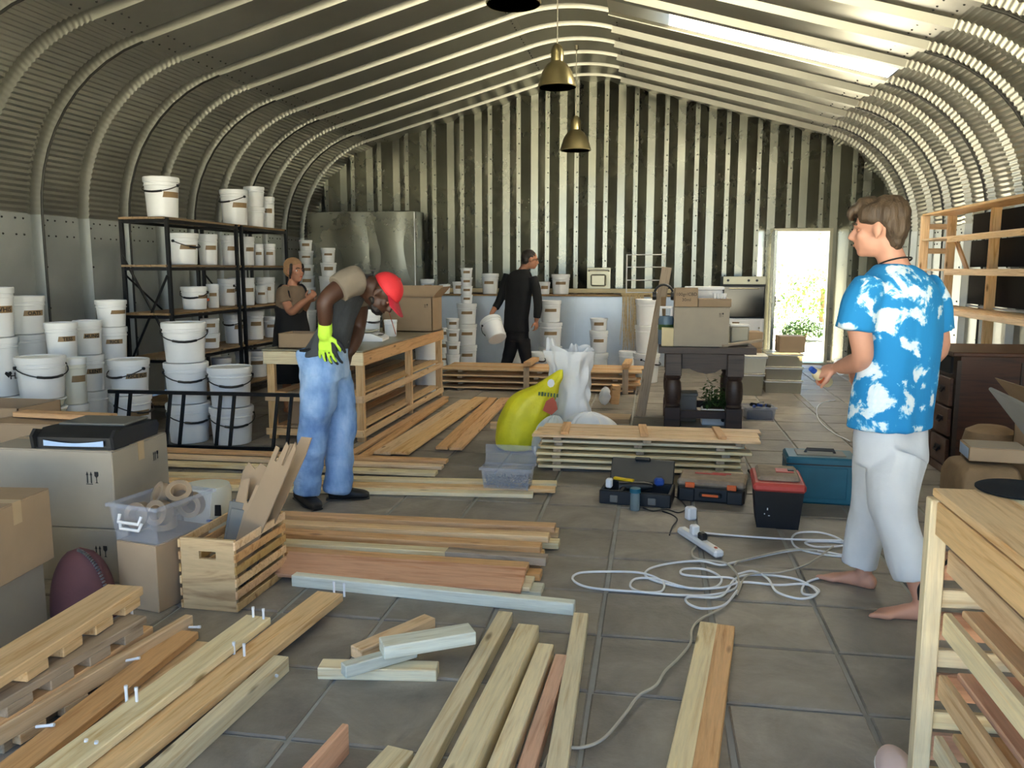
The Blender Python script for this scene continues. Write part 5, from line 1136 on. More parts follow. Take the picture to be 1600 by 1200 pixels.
# ------------------------------------------------------------------ slatted wooden crate with cardboard
ca, cb_, cc_ = F(290, 950), F(372, 957), F(455, 906)
ex = (cb_-ca); ey = (cc_-cb_); cx_, cy_ = ex.length, ey.length; ca_ = atan2(ex.y, ex.x)
cr = thing('slatted_crate', 'slatted wooden crate with hand hole, full of cardboard', 'crate', ((ca+cc_)/2).to_tuple(), ca_); W_, L2, H2 = .255, .44, .325
cr.location = V((cb_.x, cb_.y, 0)) + RZ(ca_) @ V((-W_/2, L2/2, 0))
def hole_plate(y):
    mb = MB(); t_ = .009
    hw_, hz0, hz1 = .04, .235, .27
    for (x0, x1, z0, z1) in ((-W_/2, W_/2, .004, hz0), (-W_/2, W_/2, hz1, H2), (-W_/2, -hw_, hz0, hz1), (hw_, W_/2, hz0, hz1)): mb.box(((x0+x1)/2, y, (z0+z1)/2), (x1-x0, t_*2, z1-z0))
    return mb
for y in (-L2/2, L2/2): part('end_board', hole_plate(y), 'ply', cr, smooth=False)
for s in (-1, 1):
    for i in range(6): part('side_slat', Bx((.010, L2+.03, .036), .002, (s*(W_/2+.004), 0, (.025+i*.055))), ['ply', 'pine_orange', 'pine'][i % 3], cr)
for i in range(5): part('base_slat', Bx((.042, L2-.02, .010), .002, (-W_/2+.03+i*.048, 0, .012)), 'ply', cr)
def cardsheet(p0, p1, Y, wd, poly, label, turn=0.0, th=.006):
    """poly in units of (width, height), foot at pixel p0 and head at p1"""
    a, c = AY(*p0, Y), AY(*p1, Y+.10); a.z = max(.025, a.z); up = (c-a); h = up.length; up.normalize(); wv = V((cos(turn), sin(turn), 0)); wv = (wv-up*wv.dot(up)).normalized(); nn = wv.cross(up)
    M = Matrix((wv, up, nn)).transposed().to_4x4(); M.translation = a
    o = solo('cardboard_sheet', MB().prism([(x*wd, y*h) for x, y in poly], -th/2, th/2), 'cardboard', label, 'cardboard', group='upright cardboard sheets in the crate', smooth=False); o.matrix_basis = M
cy0 = cr.location.y
cardsheet((362, 900), (404, 722), cy0+.08, .20, [(-.5, 0), (.5, 0), (.5, .98), (.1, 1.0), (-.05, .93), (-.35, .97), (-.5, .88)], 'broad plain cardboard sheet at the back of the crate', -.5)
cardsheet((352, 905), (394, 752), cy0+.0, .15, [(-.5, 0), (.5, 0), (.5, 1.0), (.25, .98), (.1, .78), (-.02, .80), (-.15, 1.02), (-.42, .98), (-.5, .85)], 'low cardboard sheet with slit top in the crate', -.45)
cardsheet((360, 905), (452, 690), cy0-.02, .125, [(-.5, 0), (.5, 0), (.5, .80), (.46, .98), (.28, 1.02), (.22, .84), (.12, .84), (.10, .97), (-.10, .99), (-.16, .84), (-.28, .84), (-.32, .93), (-.5, .93)], 'tall clawed cardboard strip leaning out of the crate', -.35)
cardsheet((376, 900), (474, 684), cy0+.10, .11, [(-.5, 0), (.5, 0), (.5, .9), (.42, 1.03), (-.1, 1.0), (-.16, .84), (-.3, .82), (-.36, .93), (-.5, .92)], 'second cardboard strip with white sticker leaning from crate', -.3)
for i in range(6):
    q = RZ(ca_) @ V((-.045+.002*i, .15-.03*i, .03)); o = thing('plastic_tray', 'thin grey moulded plastic tray standing in the crate', 'tray', V(cr.location)+q, ca_, 'moulded trays in the crate'); o.rotation_euler = (-.22, .10, ca_)
    part('tray_sheet', MB().box((.0, 0, .19), (.13, .006, .38), None, .002), 'grey_tray', o); part('tray_ridge', MB().box((.0, -.006, .20), (.10, .008, .30), None, .004), 'grey_tray', o)
# ------------------------------------------------------------------ people
def ell(mb, c, r, M=None, nu=16, nv=10):
    vs = []; c = V(c)
    for j in range(nv+1):
        t_ = pi*j/nv
        for i in range(nu):
            a = 2*pi*i/nu; p = V((r[0]*sin(t_)*cos(a), r[1]*sin(t_)*sin(a), r[2]*cos(t_))); vs.append(c+(M @ p if M else p))
    fs = [(j*nu+i, j*nu+(i+1) % nu, (j+1)*nu+(i+1) % nu, (j+1)*nu+i) for j in range(nv) for i in range(nu)]
    return mb.add(vs, fs)
def limb(mb, pts, rads, n=5, seg=14, cap=True):
    P = catmull([V((*p, 0)).xyz if len(p) == 2 else V(p) for p in pts], n); R = [v.x for v in catmull([V((r, 0, 0)) for r in rads], n)]
    if cap:
        d0 = (P[0]-P[1]).normalized(); d1 = (P[-1]-P[-2]).normalized(); r0, r1 = R[0], R[-1]
        P = [P[0]+d0*r0*.95, P[0]+d0*r0*.8, P[0]+d0*r0*.45]+P+[P[-1]+d1*r1*.45, P[-1]+d1*r1*.8, P[-1]+d1*r1*.95]; R = [r0*.2, r0*.6, r0*.89]+R+[r1*.89, r1*.6, r1*.2]
    return mb.tube(P, R, seg)
def tors(mb, rings, n=5, seg=28, sq=2.4):
    """rings: (centre, right half vector, front half vector); superellipse section"""
    C_ = catmull([r[0] for r in rings], n); A_ = catmull([r[1] for r in rings], n); B_ = catmull([r[2] for r in rings], n); vs = []
    for c, a, b_ in zip(C_, A_, B_):
        for k in range(seg):
            t_ = 2*pi*k/seg; x = abs(cos(t_))**(2/sq)*(1 if cos(t_) >= 0 else -1); y = abs(sin(t_))**(2/sq)*(1 if sin(t_) >= 0 else -1); vs.append(c+a*x+b_*y)
    m = len(C_); fs = [(j*seg+k, j*seg+(k+1) % seg, (j+1)*seg+(k+1) % seg, (j+1)*seg+k) for j in range(m-1) for k in range(seg)]
    fs += [tuple(reversed(range(seg))), tuple(range((m-1)*seg, m*seg))]
    return mb.add(vs, fs)
def skin(mb, name, mat, vox=.009, it=4, wrk=0.0, wsc=6.0, wst=(1, 1, 1), seed=0):
    me = mb.mesh(name, None, False); o = bpy.data.objects.new(name, me); COL.objects.link(o)
    r = o.modifiers.new('r', 'REMESH'); r.mode = 'VOXEL'; r.voxel_size = vox
    s = o.modifiers.new('s', 'SMOOTH'); s.factor = .5; s.iterations = it
    bpy.context.view_layer.update(); ev = o.evaluated_get(bpy.context.evaluated_depsgraph_get()); m2 = bpy.data.meshes.new_from_object(ev)
    bpy.data.objects.remove(o)
    if wrk:
        ns = [v.normal.copy() for v in m2.vertices]
        for v, n in zip(m2.vertices, ns):
            q = V((v.co.x*wst[0], v.co.y*wst[1], v.co.z*wst[2]))*wsc+V((seed, seed, seed)); v.co += n*(noise.noise(q)+.5*noise.noise(q*2.1))*wrk
    m2.materials.clear(); m2.materials.append(MATS[mat])
    for p in m2.polygons: p.use_smooth = True
    m2.name = name; return m2
def hand(mb, w, d, palm, s=1.0, curl=.35, thumb=1, spread=.12):
    """w wrist, d finger direction, palm direction the palm faces, thumb side +1/-1 along d x palm"""
    w, d, pn = V(w), V(d).normalized(), V(palm); pn = (pn-d*pn.dot(d)).normalized(); sd = d.cross(pn)*thumb
    tors(mb, [(w-d*.02*s, sd*.024*s, pn*.018*s), (w+d*.02*s, sd*.030*s, pn*.017*s), (w+d*.06*s, sd*.040*s, pn*.015*s), (w+d*.092*s, sd*.041*s, pn*.012*s)], 3, 14)
    for i, (off, ln) in enumerate(((.030, .072), (.010, .080), (-.011, .074), (-.030, .058))):
        p = w+d*.085*s+sd*off*s; a = 0; pts = [p-d*.012*s, p]; dirn = (d+sd*off/.03*spread).normalized()
        for k, f_ in enumerate((.45, .32, .23)):
            a += curl*(1.0+.25*k); q = dirn*cos(a)+pn*sin(a); p = p+q*ln*f_*s; pts.append(p)
        limb(mb, pts, [.0095*s, .0092*s, .0088*s, .0082*s, .0072*s], 3, 8)
    p = w+d*.025*s+sd*.028*s; limb(mb, [p-sd*.01*s, p+(d*.5+sd*.8+pn*.2).normalized()*.03*s, p+(d*.8+sd*.65+pn*.35).normalized()*.062*s, p+(d*1.0+sd*.55+pn*.5).normalized()*.085*s], [.013*s, .0125*s, .0105*s, .008*s], 3, 8)
def head(mb, c, up, fw, s=1.0):
    c, u, f = V(c), V(up).normalized(), V(fw); f = (f-u*f.dot(u)).normalized(); r = f.cross(u); M = Matrix((r, f, u)).transposed()
    L = lambda x, y, z: c+(r*x+f*y+u*z)*s
    ell(mb, L(0, -.012, .028), (.076*s, .094*s, .088*s), M); ell(mb, L(0, .022, -.045), (.058*s, .066*s, .068*s), M); ell(mb, L(0, .055, -.088), (.028*s, .026*s, .022*s), M)
    limb(mb, [L(0, .078, .012), L(0, .094, -.012), L(0, .104, -.026)], [.010*s, .012*s, .013*s], 3, 8); ell(mb, L(0, .090, -.034), (.018*s, .012*s, .009*s), M, 10, 6)
    ell(mb, L(0, .076, .022), (.052*s, .016*s, .011*s), M, 12, 6)
    for q in (-1, 1): ell(mb, L(q*.036, .058, -.022), (.024*s, .022*s, .02*s), M, 10, 6)
    ell(mb, L(0, .080, -.058), (.024*s, .012*s, .007*s), M, 10, 6); ell(mb, L(0, .077, -.069), (.020*s, .012*s, .007*s), M, 10, 6)
    for q in (-1, 1):
        E_ = M @ Matrix.Rotation(q*.3, 3, 'Z'); ell(mb, L(q*.078, -.008, -.005), (.010*s, .020*s, .032*s), E_, 10, 8); ell(mb, L(q*.080, -.004, -.03), (.008*s, .010*s, .012*s), E_, 8, 6)
    return L, M
def face_parts(o, base, L, M, s=1.0, brow='hair_dark', lip='skin_light'):
    base = V(base)
    for q in (-1, 1):
        e = MB(); ell(e, L(q*.032, .0655, .000)-base, (.013*s, .009*s, .007*s), M, 12, 8); eo = part('eye', e, 'skin_arm' if s > 1.0 else 'paper_white', o)
        e = MB(); ell(e, L(q*.032, .0725, .000)-base, (.006*s, .003*s, .0055*s), M, 10, 6); part('iris', e, 'ink', eo)
        e = MB().tube([L(q*.014, .090, .024)-base, L(q*.034, .088, .029)-base, L(q*.052, .074, .023)-base], .005*s, 6); part('eyebrow', e, brow, o)
    e = MB(); ell(e, L(0, .0885, -.061)-base, (.020*s, .006*s, .006*s), M, 12, 6); part('lips', e, lip, o)
def sub(base): 
    b_ = V(base); return lambda p: V(p)-b_
def bfoot(mb, ank, toe, s=1.0, toes=True):
    a, t_ = V(ank), V(toe); d = V((t_.x-a.x, t_.y-a.y, 0)).normalized(); sd = V((d.y, -d.x, 0)); z = V((0, 0, 1)); g = V((a.x, a.y, 0)); h = a.z
    tors(mb, [(g-d*.055*s+z*.03, sd*.020*s, z*.022*s), (g-d*.03*s+z*.035, sd*.030*s, z*.035*s), (g+d*.04*s+z*.035, sd*.032*s, z*.035*s), (g+d*.10*s+z*.024, sd*.040*s, z*.023*s), (g+d*.15*s+z*.016, sd*.042*s, z*.014*s)], 4, 16)
    limb(mb, [a+z*.06, a, g+z*.045+d*.005], [.036*s, .034*s, .036*s], 3, 12)
    for i in range(5):
        x = (-.034+.017*i)*s; ln = (.052-.006*i)*s; p = g+d*(.145-.004*i)*s+sd*x+z*.014; limb(mb, [p-d*.02, p+d*ln*.5+z*.003, p+d*ln-z*.002], [.012*s, .010*s, .009*s] if i else [.014*s, .014*s, .012*s], 3, 8)

# ---- young man in the tie-dye shirt
B1 = V((1.04, 3.78, 0)); S1_ = sub(B1); pz = AY
m1 = thing('person', 'barefoot man in blue tie-dye shirt and pale trousers, walking', 'person', B1)
f1 = V((-.62, .78, 0)).normalized(); r1 = V((f1.y, -f1.x, 0)); Z = V((0, 0, 1))
def J1(x, y, Y): return S1_(pz(x, y, Y))
fl_ = MB(); hc = J1(1371, 358, 3.80); hf = V((-.94, .34, -.10)); Lh, Mh = head(fl_, hc, (-.06, 0, 1), hf, 1.04)
limb(fl_, [Lh(0, -.025, -.05), J1(1392, 402, 3.80), J1(1402, 428, 3.80)], [.056, .056, .066], 4)
tors(fl_, [(J1(1400, 426, 3.8), r1*.07, f1*.055), (J1(1406, 450, 3.8), r1*.13, f1*.07), (J1(1408, 540, 3.8), r1*.13, f1*.08), (J1(1396, 640, 3.8), r1*.12, f1*.08), (J1(1392, 700, 3.8), r1*.11, f1*.08)], 4)
limb(fl_, [J1(1356, 455, 3.69), J1(1342, 500, 3.66), J1(1348, 556, 3.67), J1(1330, 569, 3.79), J1(1310, 574, 3.91)], [.052, .050, .044, .042, .029], 4)
hand(fl_, J1(1308, 575, 3.92), (-.55, .72, -.28), (.5, .5, -.7), 1.0, .42, 1)
limb(fl_, [J1(1446, 455, 3.915), J1(1461, 500, 3.95), J1(1466, 548, 3.97), J1(1425, 568, 4.08), J1(1375, 576, 4.16)], [.045, .047, .043, .04, .029], 4)
hand(fl_, J1(1372, 577, 4.17), (-.8, .35, -.2), (-.5, -.6, -.5), 1.0, .5, -1)
aR, aL = J1(1350, 893, 3.95), J1(1440, 944, 3.60); aR.z = .085; aL.z = .095
for hip, kn, an in ((J1(1376, 705, 3.88), J1(1364, 795, 3.94), aR), (J1(1402, 722, 3.75), J1(1403, 806, 3.645), aL)): limb(fl_, [hip, (hip+kn)/2, kn, (kn+an)/2, an], [.05, .055, .05, .05, .036], 4)
tR = S1_(F(1308, 908)); tL = S1_(F(1408, 966)); bfoot(fl_, aR, tR, 1.02); bfoot(fl_, aL, tL, 1.02)
part('body', skin(fl_, 'body', 'skin_light', .0075, 3), None, m1); face_parts(m1, (0, 0, 0), Lh, Mh, 1.04, 'hair_brown', 'skin_arm')
hr = MB(); s_ = 1.04
for (x, y, z, a, b_, c_) in ((0, -.035, .055, .086, .090, .080), (0, -.065, .010, .080, .058, .080), (0, .035, .098, .066, .058, .038), (0, .070, .082, .060, .036, .030), (-.062, .012, .060, .026, .058, .044), (.062, .012, .060, .026, .058, .044), (0, -.070, -.050, .056, .034, .040)): ell(hr, Lh(x, y, z), (a*s_, b_*s_, c_*s_), Mh)
for x in (-.045, -.025, 0, .025, .045): limb(hr, [Lh(x, .06, .10), Lh(x*1.05, .098, .075), Lh(x*1.1, .100, .045)], [.016, .014, .006], 3, 8)
part('hair', skin(hr, 'hair', 'hair_brown', .007, 2, .010, 28, (1, 1, .35)), None, m1)
sh = MB()
tors(sh, [(J1(1396, 414, 3.80), r1*.078, f1*.066), (J1(1401, 424, 3.80), r1*.125, f1*.085), (J1(1405, 438, 3.80), r1*.178, f1*.105), (J1(1409, 470, 3.80), r1*.200, f1*.125), (J1(1407, 540, 3.80), r1*.192, f1*.130), (J1(1397, 605, 3.80), r1*.192, f1*.135), (J1(1389, 668, 3.80), r1*.202, f1*.145)], 5)
limb(sh, [J1(1362, 444, 3.70), J1(1346, 470, 3.67), J1(1334, 517, 3.655)], [.078, .082, .082], 4, 18, False); limb(sh, [J1(1444, 446, 3.91), J1(1456, 470, 3.94), J1(1463, 518, 3.955)], [.075, .075, .075], 4, 18, False)
part('shirt', skin(sh, 'shirt', 'tie_dye', .010, 4, .012, 5, (1.4, 1.4, .8)), None, m1)
tr_ = MB(); tors(tr_, [(J1(1392, 648, 3.8), r1*.165, f1*.115), (J1(1391, 690, 3.8), r1*.175, f1*.125), (J1(1391, 722, 3.8), r1*.165, f1*.12)], 4)
limb(tr_, [J1(1374, 712, 3.87), J1(1369, 760, 3.91), J1(1362, 805, 3.935), J1(1350, 846, 3.94), J1(1341, 884, 3.945)], [.112, .108, .096, .088, .078], 4, 18, False)
limb(tr_, [J1(1406, 712, 3.73), J1(1398, 760, 3.68), J1(1402, 810, 3.645), J1(1414, 858, 3.62), J1(1426, 902, 3.605)], [.115, .110, .098, .090, .082], 4, 18, False)
part('trousers', skin(tr_, 'trousers', 'pale_trousers', .010, 4, .016, 6, (1, 1, .7), 3), None, m1)
wq = J1(1314, 573, 3.90); part('wristband', MB().tube([wq+(V((.78, .6, 0))*cos(a)+V((-.1, .1, .99))*sin(a))*.034 for a in [2*pi*k/16 for k in range(16)]], .005, 6, True), 'white_plastic', m1)
nk = J1(1398, 414, 3.80); part('necklace', MB().tube([nk+r1*.07*cos(a)+f1*.062*sin(a)+Z*(.012-.02*sin(a)) for a in [2*pi*k/24 for k in range(24)]], .004, 6, True), 'ink', m1)
hb = J1(1283, 589, 4.0)+B1; bo = thing('glue_bottle', 'yellowish squeeze bottle with blue cap held by tie-dye man', 'bottle', hb); bo.rotation_euler = (.5, -.9, 0)
part('bottle_body', MB().lathe([(0, -.06), (.022, -.06), (.026, -.05), (.026, .03), (.018, .05), (0, .055)], 18), 'cream_block', bo); part('cap', MB().lathe([(0, .05), (.014, .05), (.012, .08), (0, .085)], 14), 'blue_plastic', bo); part('label_band', MB().lathe([(.0265, -.03), (.0265, .01)], 18), 'label_orange', bo)

# ---- man in red cap bending over
B2_ = V((-2.02, 4.9, 0)); S2_ = sub(B2_); J2 = lambda x, y, Y: S2_(AY(x, y, Y))
m2_ = thing('person', 'man in red cap and jeans bending forward, neon glove on hip', 'person', B2_)
rv = V((.05, -1, 0)).normalized(); fb_ = MB()
up2 = V((.80, .05, .58)).normalized(); hc2 = J2(599, 459, 4.92); L2h, M2h = head(fb_, hc2, up2, (.55, -.12, -.83), 1.06)
limb(fb_, [L2h(0, -.03, -.06), J2(578, 446, 4.9), J2(562, 446, 4.9)], [.062, .064, .075], 4)
tors(fb_, [(J2(505, 565, 4.9), rv*.11, V((.08, 0, .02))), (J2(520, 518, 4.9), rv*.12, V((.08, 0, .05))), (J2(545, 470, 4.9), rv*.14, V((.075, 0, .05))), (J2(562, 445, 4.9), rv*.14, V((.07, 0, .06)))], 4)
limb(fb_, [J2(548, 440, 4.76), J2(527, 453, 4.66), J2(509, 470, 4.60), J2(508, 490, 4.61), J2(508, 510, 4.63)], [.066, .058, .050, .048, .036], 4)
limb(fb_, [J2(556, 446, 5.06), J2(562, 480, 5.14), J2(560, 510, 5.16), J2(556, 530, 5.10), J2(548, 548, 5.04)], [.064, .056, .048, .044, .034], 4)
hand(fb_, J2(547, 549, 5.03), (-.2, -.1, -1), (-1, 0, .1), 1.0, .4, -1)
for hp, kn, an in ((J2(500, 572, 4.81), J2(490, 668, 4.81), J2(479, 772, 4.80)), (J2(521, 572, 5.0), J2(533, 665, 5.0), J2(530, 764, 4.95))): limb(fb_, [hp, (hp+kn)/2, kn, (kn+an)/2, an], [.06, .065, .06, .058, .042], 4)
part('body', skin(fb_, 'body', 'skin_dark', .0085, 3), None, m2_); face_parts(m2_, (0, 0, 0), L2h, M2h, 1.06, 'hair_dark', 'skin_dark')
be_ = MB(); ell(be_, L2h(0, .045, -.082), (.056, .050, .034), M2h); ell(be_, L2h(0, .0, -.062), (.070, .05, .03), M2h); part('beard', skin(be_, 'beard', 'hair_dark', .008, 2, .004, 40), None, m2_)
cp = MB(); r_ = 1.06
vs = []; nu, nv = 28, 9
for j in range(nv):
    t_ = (pi/2)*(j/(nv-1))
    for i in range(nu):
        a = 2*pi*i/nu; vs.append(L2h(.086*cos(a)*cos(t_), -.010+.104*sin(a)*cos(t_), .030+.098*sin(t_)))
cp.add(vs, [(j*nu+i, j*nu+(i+1) % nu, (j+1)*nu+(i+1) % nu, (j+1)*nu+i) for j in range(nv-1) for i in range(nu)])
cap_ = part('cap', cp, 'cap_red', m2_)
sm = cap_.modifiers.new('t', 'SOLIDIFY'); sm.thickness = .004
br = MB(); vs = []
for k, (dz, in_) in enumerate(((0, 0), (.005, 0))):
    for j in range(5):
        for i in range(11):
            a = -1.05+2.1*i/10; rr = j/4; x = .086*sin(a)*(1+.05*rr); y = -.01+.104*cos(a)+.085*rr*(cos(a*.75)); vs.append(L2h(x, y, .034+dz-.022*rr-.10*x*x*8*(.3+rr)*.5))
fs = []
for k in range(2):
    for j in range(4):
        for i in range(10): q = k*55+j*11+i; fs.append((q, q+1, q+12, q+11))
for i in range(10): fs.append((44+i, 45+i, 100+i, 99+i))
br.add(vs, fs); part('brim', br, 'cap_brim', cap_)
part('button', MB().add(*(lambda b_: (b_.v, b_.f))(ell(MB(), L2h(0, -.01, .13), (.008, .008, .006), M2h, 8, 5))), 'cap_red', cap_)
ts = MB()
tors(ts, [(J2(507, 552, 4.9), rv*.185, V((.140, 0, .03))), (J2(515, 528, 4.9), rv*.19, V((.150, 0, .085))), (J2(532, 492, 4.9), rv*.19, V((.130, 0, .085))), (J2(550, 460, 4.9), rv*.20, V((.115, 0, .085))), (J2(563, 441, 4.9), rv*.175, V((.085, 0, .08))), (J2(571, 437, 4.9), rv*.09, V((.055, 0, .06)))], 5)
part('tee_shirt', skin(ts, 'tee_shirt', 'charcoal_tee', .010, 4, .012, 6, (1, 1, .6), 2), None, m2_)
tb_ = MB(); limb(tb_, [J2(560, 438, 4.76), J2(546, 441, 4.71), J2(528, 452, 4.655)], [.088, .090, .084], 4, 18, False); part('sleeve', skin(tb_, 'sleeve', 'sleeve_taupe', .010, 4, .008, 8, (1, 1, 1), 4), None, m2_, label='faded taupe sleeve'); tb_ = MB(); limb(tb_, [J2(558, 440, 5.05), J2(560, 456, 5.10), J2(562, 475, 5.13)], [.085, .085, .08], 4, 18, False); part('sleeve', skin(tb_, 'sleeve', 'sleeve_taupe', .010, 4, .008, 8, (1, 1, 1), 4), None, m2_, label='faded taupe sleeve')
jn = MB()
tors(jn, [(J2(504, 540, 4.9), rv*.172, V((.148, 0, .03))), (J2(504, 562, 4.9), rv*.185, V((.150, 0, .0))), (J2(508, 592, 4.9), rv*.185, V((.142, 0, 0)))], 4)
limb(jn, [J2(500, 585, 4.82), J2(497, 625, 4.81), J2(491, 672, 4.805), J2(484, 720, 4.80), J2(478, 770, 4.795)], [.118, .110, .096, .090, .082], 4, 18, False)
limb(jn, [J2(520, 585, 4.99), J2(530, 625, 5.01), J2(534, 668, 5.0), J2(531, 715, 4.98), J2(528, 768, 4.95)], [.118, .108, .094, .090, .090], 4, 18, False)
part('jeans', skin(jn, 'jeans', 'denim', .010, 4, .018, 6, (1, 1, 1.2), 6), None, m2_)
part('belt', MB().tube([J2(505, 541, 4.9)+rv*.176*cos(a)+V((.152, 0, .03))*sin(a) for a in [2*pi*k/32 for k in range(32)]], .012, 6, True), 'black_plastic', m2_)
def shoe(o, heel, toe, S_, w_=.048):
    h, t_ = V(heel), V(toe); d = (t_-h).normalized(); sd = V((d.y, -d.x, 0)); z = Z; L = (t_-h).length; mb = MB()
    tors(mb, [(h+z*.04, sd*.034, z*.038), (h+d*.05+z*.05, sd*.040, z*.048), (h+d*L*.35+z*.052, sd*.044, z*.050), (h+d*L*.6+z*.038, sd*w_, z*.036), (h+d*L*.88+z*.030, sd*w_*.95, z*.028), (h+d*L+z*.024, sd*.03, z*.018)], 4, 18); limb(mb, [h+d*.055+z*.05, h+d*.055+z*.085], [.042, .04], 3)
    s2 = part('shoe', skin(mb, 'shoe', 'shoe_black', .008, 3), None, o); sm_ = MB(); tors(sm_, [(h+z*.008-d*.015, sd*.034, z*.008), (h+d*L*.3+z*.008, sd*.04, z*.008), (h+d*L*.65+z*.008, sd*w_*1.08, z*.008), (h+d*L*1.01+z*.009, sd*.032, z*.008)], 4, 18); part('sole', sm_, 'black_plastic', s2)
shoe(m2_, S2_(F(466, 780)), S2_(F(497, 798)), S2_); shoe(m2_, S2_(F(514, 781)), S2_(F(577, 779)), S2_)
gl = MB(); gw = J2(508, 508, 4.63); limb(gl, [gw+Z*.02, gw+V((0, 0, -.03)), gw+V((-.005, .01, -.06))], [.040, .042, .044], 3); hand(gl, gw+V((-.004, .008, -.045)), (-.05, .08, -1), (.15, 1, 0), 1.16, .18, 1, .25); part('work_glove', skin(gl, 'work_glove', 'glove_neon', .006, 2), None, m2_, label='neon yellow work glove')
gt = MB(); hand(gt, gw+V((.012, .016, -.062)), (.05, .08, -1), (.15, 1, 0), 1.17, .22, 1, .25); part('glove_palm', skin(gt, 'glove_palm', 'glove_black', .006, 2), None, m2_, label='black rubber palm side of the glove')

# ---- woman in beanie
B3 = V((-3.66, 8.0, 0)); S3 = sub(B3); J3 = lambda x, y, Y: S3(AY(x, y, Y))
m3 = thing('person', 'woman in tan beanie and black pinafore dress behind bench', 'person', B3)
f3 = V((.80, -.60, 0)).normalized(); r3 = V((f3.y, -f3.x, 0)); fb3 = MB()
L3, M3 = head(fb3, J3(461, 424, 8.0), (-.05, .05, 1), (.90, -.43, .02), .98)
limb(fb3, [L3(0, -.025, -.06), J3(457, 443, 8.0), J3(456, 452, 8.0)], [.048, .05, .06], 3)
tors(fb3, [(J3(456, 448, 8), r3*.12, f3*.07), (J3(456, 465, 8), r3*.15, f3*.10), (J3(455, 495, 8), r3*.13, f3*.09), (J3(455, 520, 8), r3*.16, f3*.12)], 4)
limb(fb3, [J3(446, 452, 7.90), J3(447, 470, 7.86), J3(455, 487, 7.82), J3(468, 477, 7.78), J3(480, 468, 7.76)], [.050, .047, .042, .037, .027], 4); hand(fb3, J3(480, 468, 7.76), (.75, -.2, .45), (-.3, .5, .6), .92, .7, 1)
limb(fb3, [J3(466, 452, 8.1), J3(470, 470, 8.14), J3(472, 486, 8.12), J3(478, 478, 8.0), J3(482, 472, 7.92)], [.048, .045, .04, .035, .026], 4); hand(fb3, J3(482, 472, 7.92), (.5, -.5, .4), (-.3, .5, .6), .9, .7, -1)
for x, y in ((-.06, -.04), (.06, .05)):
    limb(fb3, [V((x, y, .75)), V((x, y, .45)), V((x, y, .09))], [.07, .052, .036], 4); bfoot(fb3, V((x, y, .09)), V((x, y, 0))+f3*.2, .92)
part('body', skin(fb3, 'body', 'skin_mid', .008, 3), None, m3); face_parts(m3, (0, 0, 0), L3, M3, .98, 'hair_dark', 'print_red')
bn = MB(); ell(bn, L3(0, -.030, .065), (.088, .098, .082), M3); ell(bn, L3(0, -.070, .02), (.080, .062, .075), M3); part('beanie', skin(bn, 'beanie', 'beanie_tan', .008, 2, .004, 30), None, m3)
hh_ = MB()
for q in (-1, 1): limb(hh_, [L3(q*.072, .030, .065), L3(q*.082, .028, .0), L3(q*.074, .0, -.07)], [.016, .016, .010], 3, 8)
part('hair', skin(hh_, 'hair', 'hair_dark', .007, 2, .004, 40), None, m3)
te = MB(); tors(te, [(J3(456, 446, 8), r3*.09, f3*.07), (J3(456, 452, 8), r3*.155, f3*.09), (J3(456, 468, 8), r3*.168, f3*.118), (J3(455, 495, 8), r3*.148, f3*.11)], 4); limb(te, [J3(447, 451, 7.91), J3(445, 462, 7.87), J3(447, 473, 7.855)], [.062, .065, .064], 3, 14, False); limb(te, [J3(466, 451, 8.09), J3(469, 462, 8.13), J3(471, 472, 8.14)], [.06, .062, .06], 3, 14, False); part('tee_shirt', skin(te, 'tee_shirt', 'taupe_cloth', .010, 3, .006, 9), None, m3)
pi_ = MB(); tors(pi_, [(J3(455, 478, 8), r3*.165, f3*.115), (J3(455, 496, 8), r3*.160, f3*.125), (J3(455, 520, 8), r3*.185, f3*.145), (J3(456, 560, 8), r3*.20, f3*.17), (J3(456, 597, 8), r3*.215, f3*.19)], 4); part('pinafore', skin(pi_, 'pinafore', 'black_cloth', .011, 4, .012, 7, (1, 1, .3)), None, m3)
for q in (-1, 1): part('strap', MB().tube(catmull([J3(456, 482, 8)+r3*q*.09-f3*.12, J3(456, 455, 8)+r3*q*.11-f3*.095, J3(456, 445, 8)+r3*q*.105, J3(456, 456, 8)+r3*q*.10+f3*.115, J3(455, 482, 8)+r3*q*.08+f3*.125], 4), .012, 6), 'black_cloth', m3)

# ---- man in black at the counter, back turned, carrying a bucket
B4 = V((-1.78, 10.8, 0)); S4 = sub(B4); J4 = lambda x, y, Y: S4(AY(x, y, Y))
m4 = thing('person', 'man in black clothes with back turned carrying white bucket', 'person', B4)
f4 = V((.42, .90, 0)).normalized(); r4 = V((f4.y, -f4.x, 0)); fb4 = MB()
L4, M4 = head(fb4, J4(829, 406, 10.8), (.12, .1, 1), (.90, .30, -.30), 1.03)
limb(fb4, [L4(0, -.03, -.06), J4(820, 418, 10.8), J4(815, 427, 10.8)], [.055, .057, .07], 4)
tors(fb4, [(J4(813, 431, 10.8), r4*.09, f4*.06), (J4(811, 450, 10.8), r4*.13, f4*.08), (J4(808, 490, 10.8), r4*.12, f4*.08), (J4(808, 525, 10.8), r4*.10, f4*.08)], 4)
limb(fb4, [J4(794, 436, 10.87), J4(786, 450, 10.88), J4(781, 468, 10.86), J4(774, 480, 10.80), J4(768, 490, 10.74)], [.042, .045, .042, .038, .029], 4); hand(fb4, J4(768, 490, 10.74), (-.35, -.2, -.9), (.9, -.2, -.3), 1.0, .75, 1)
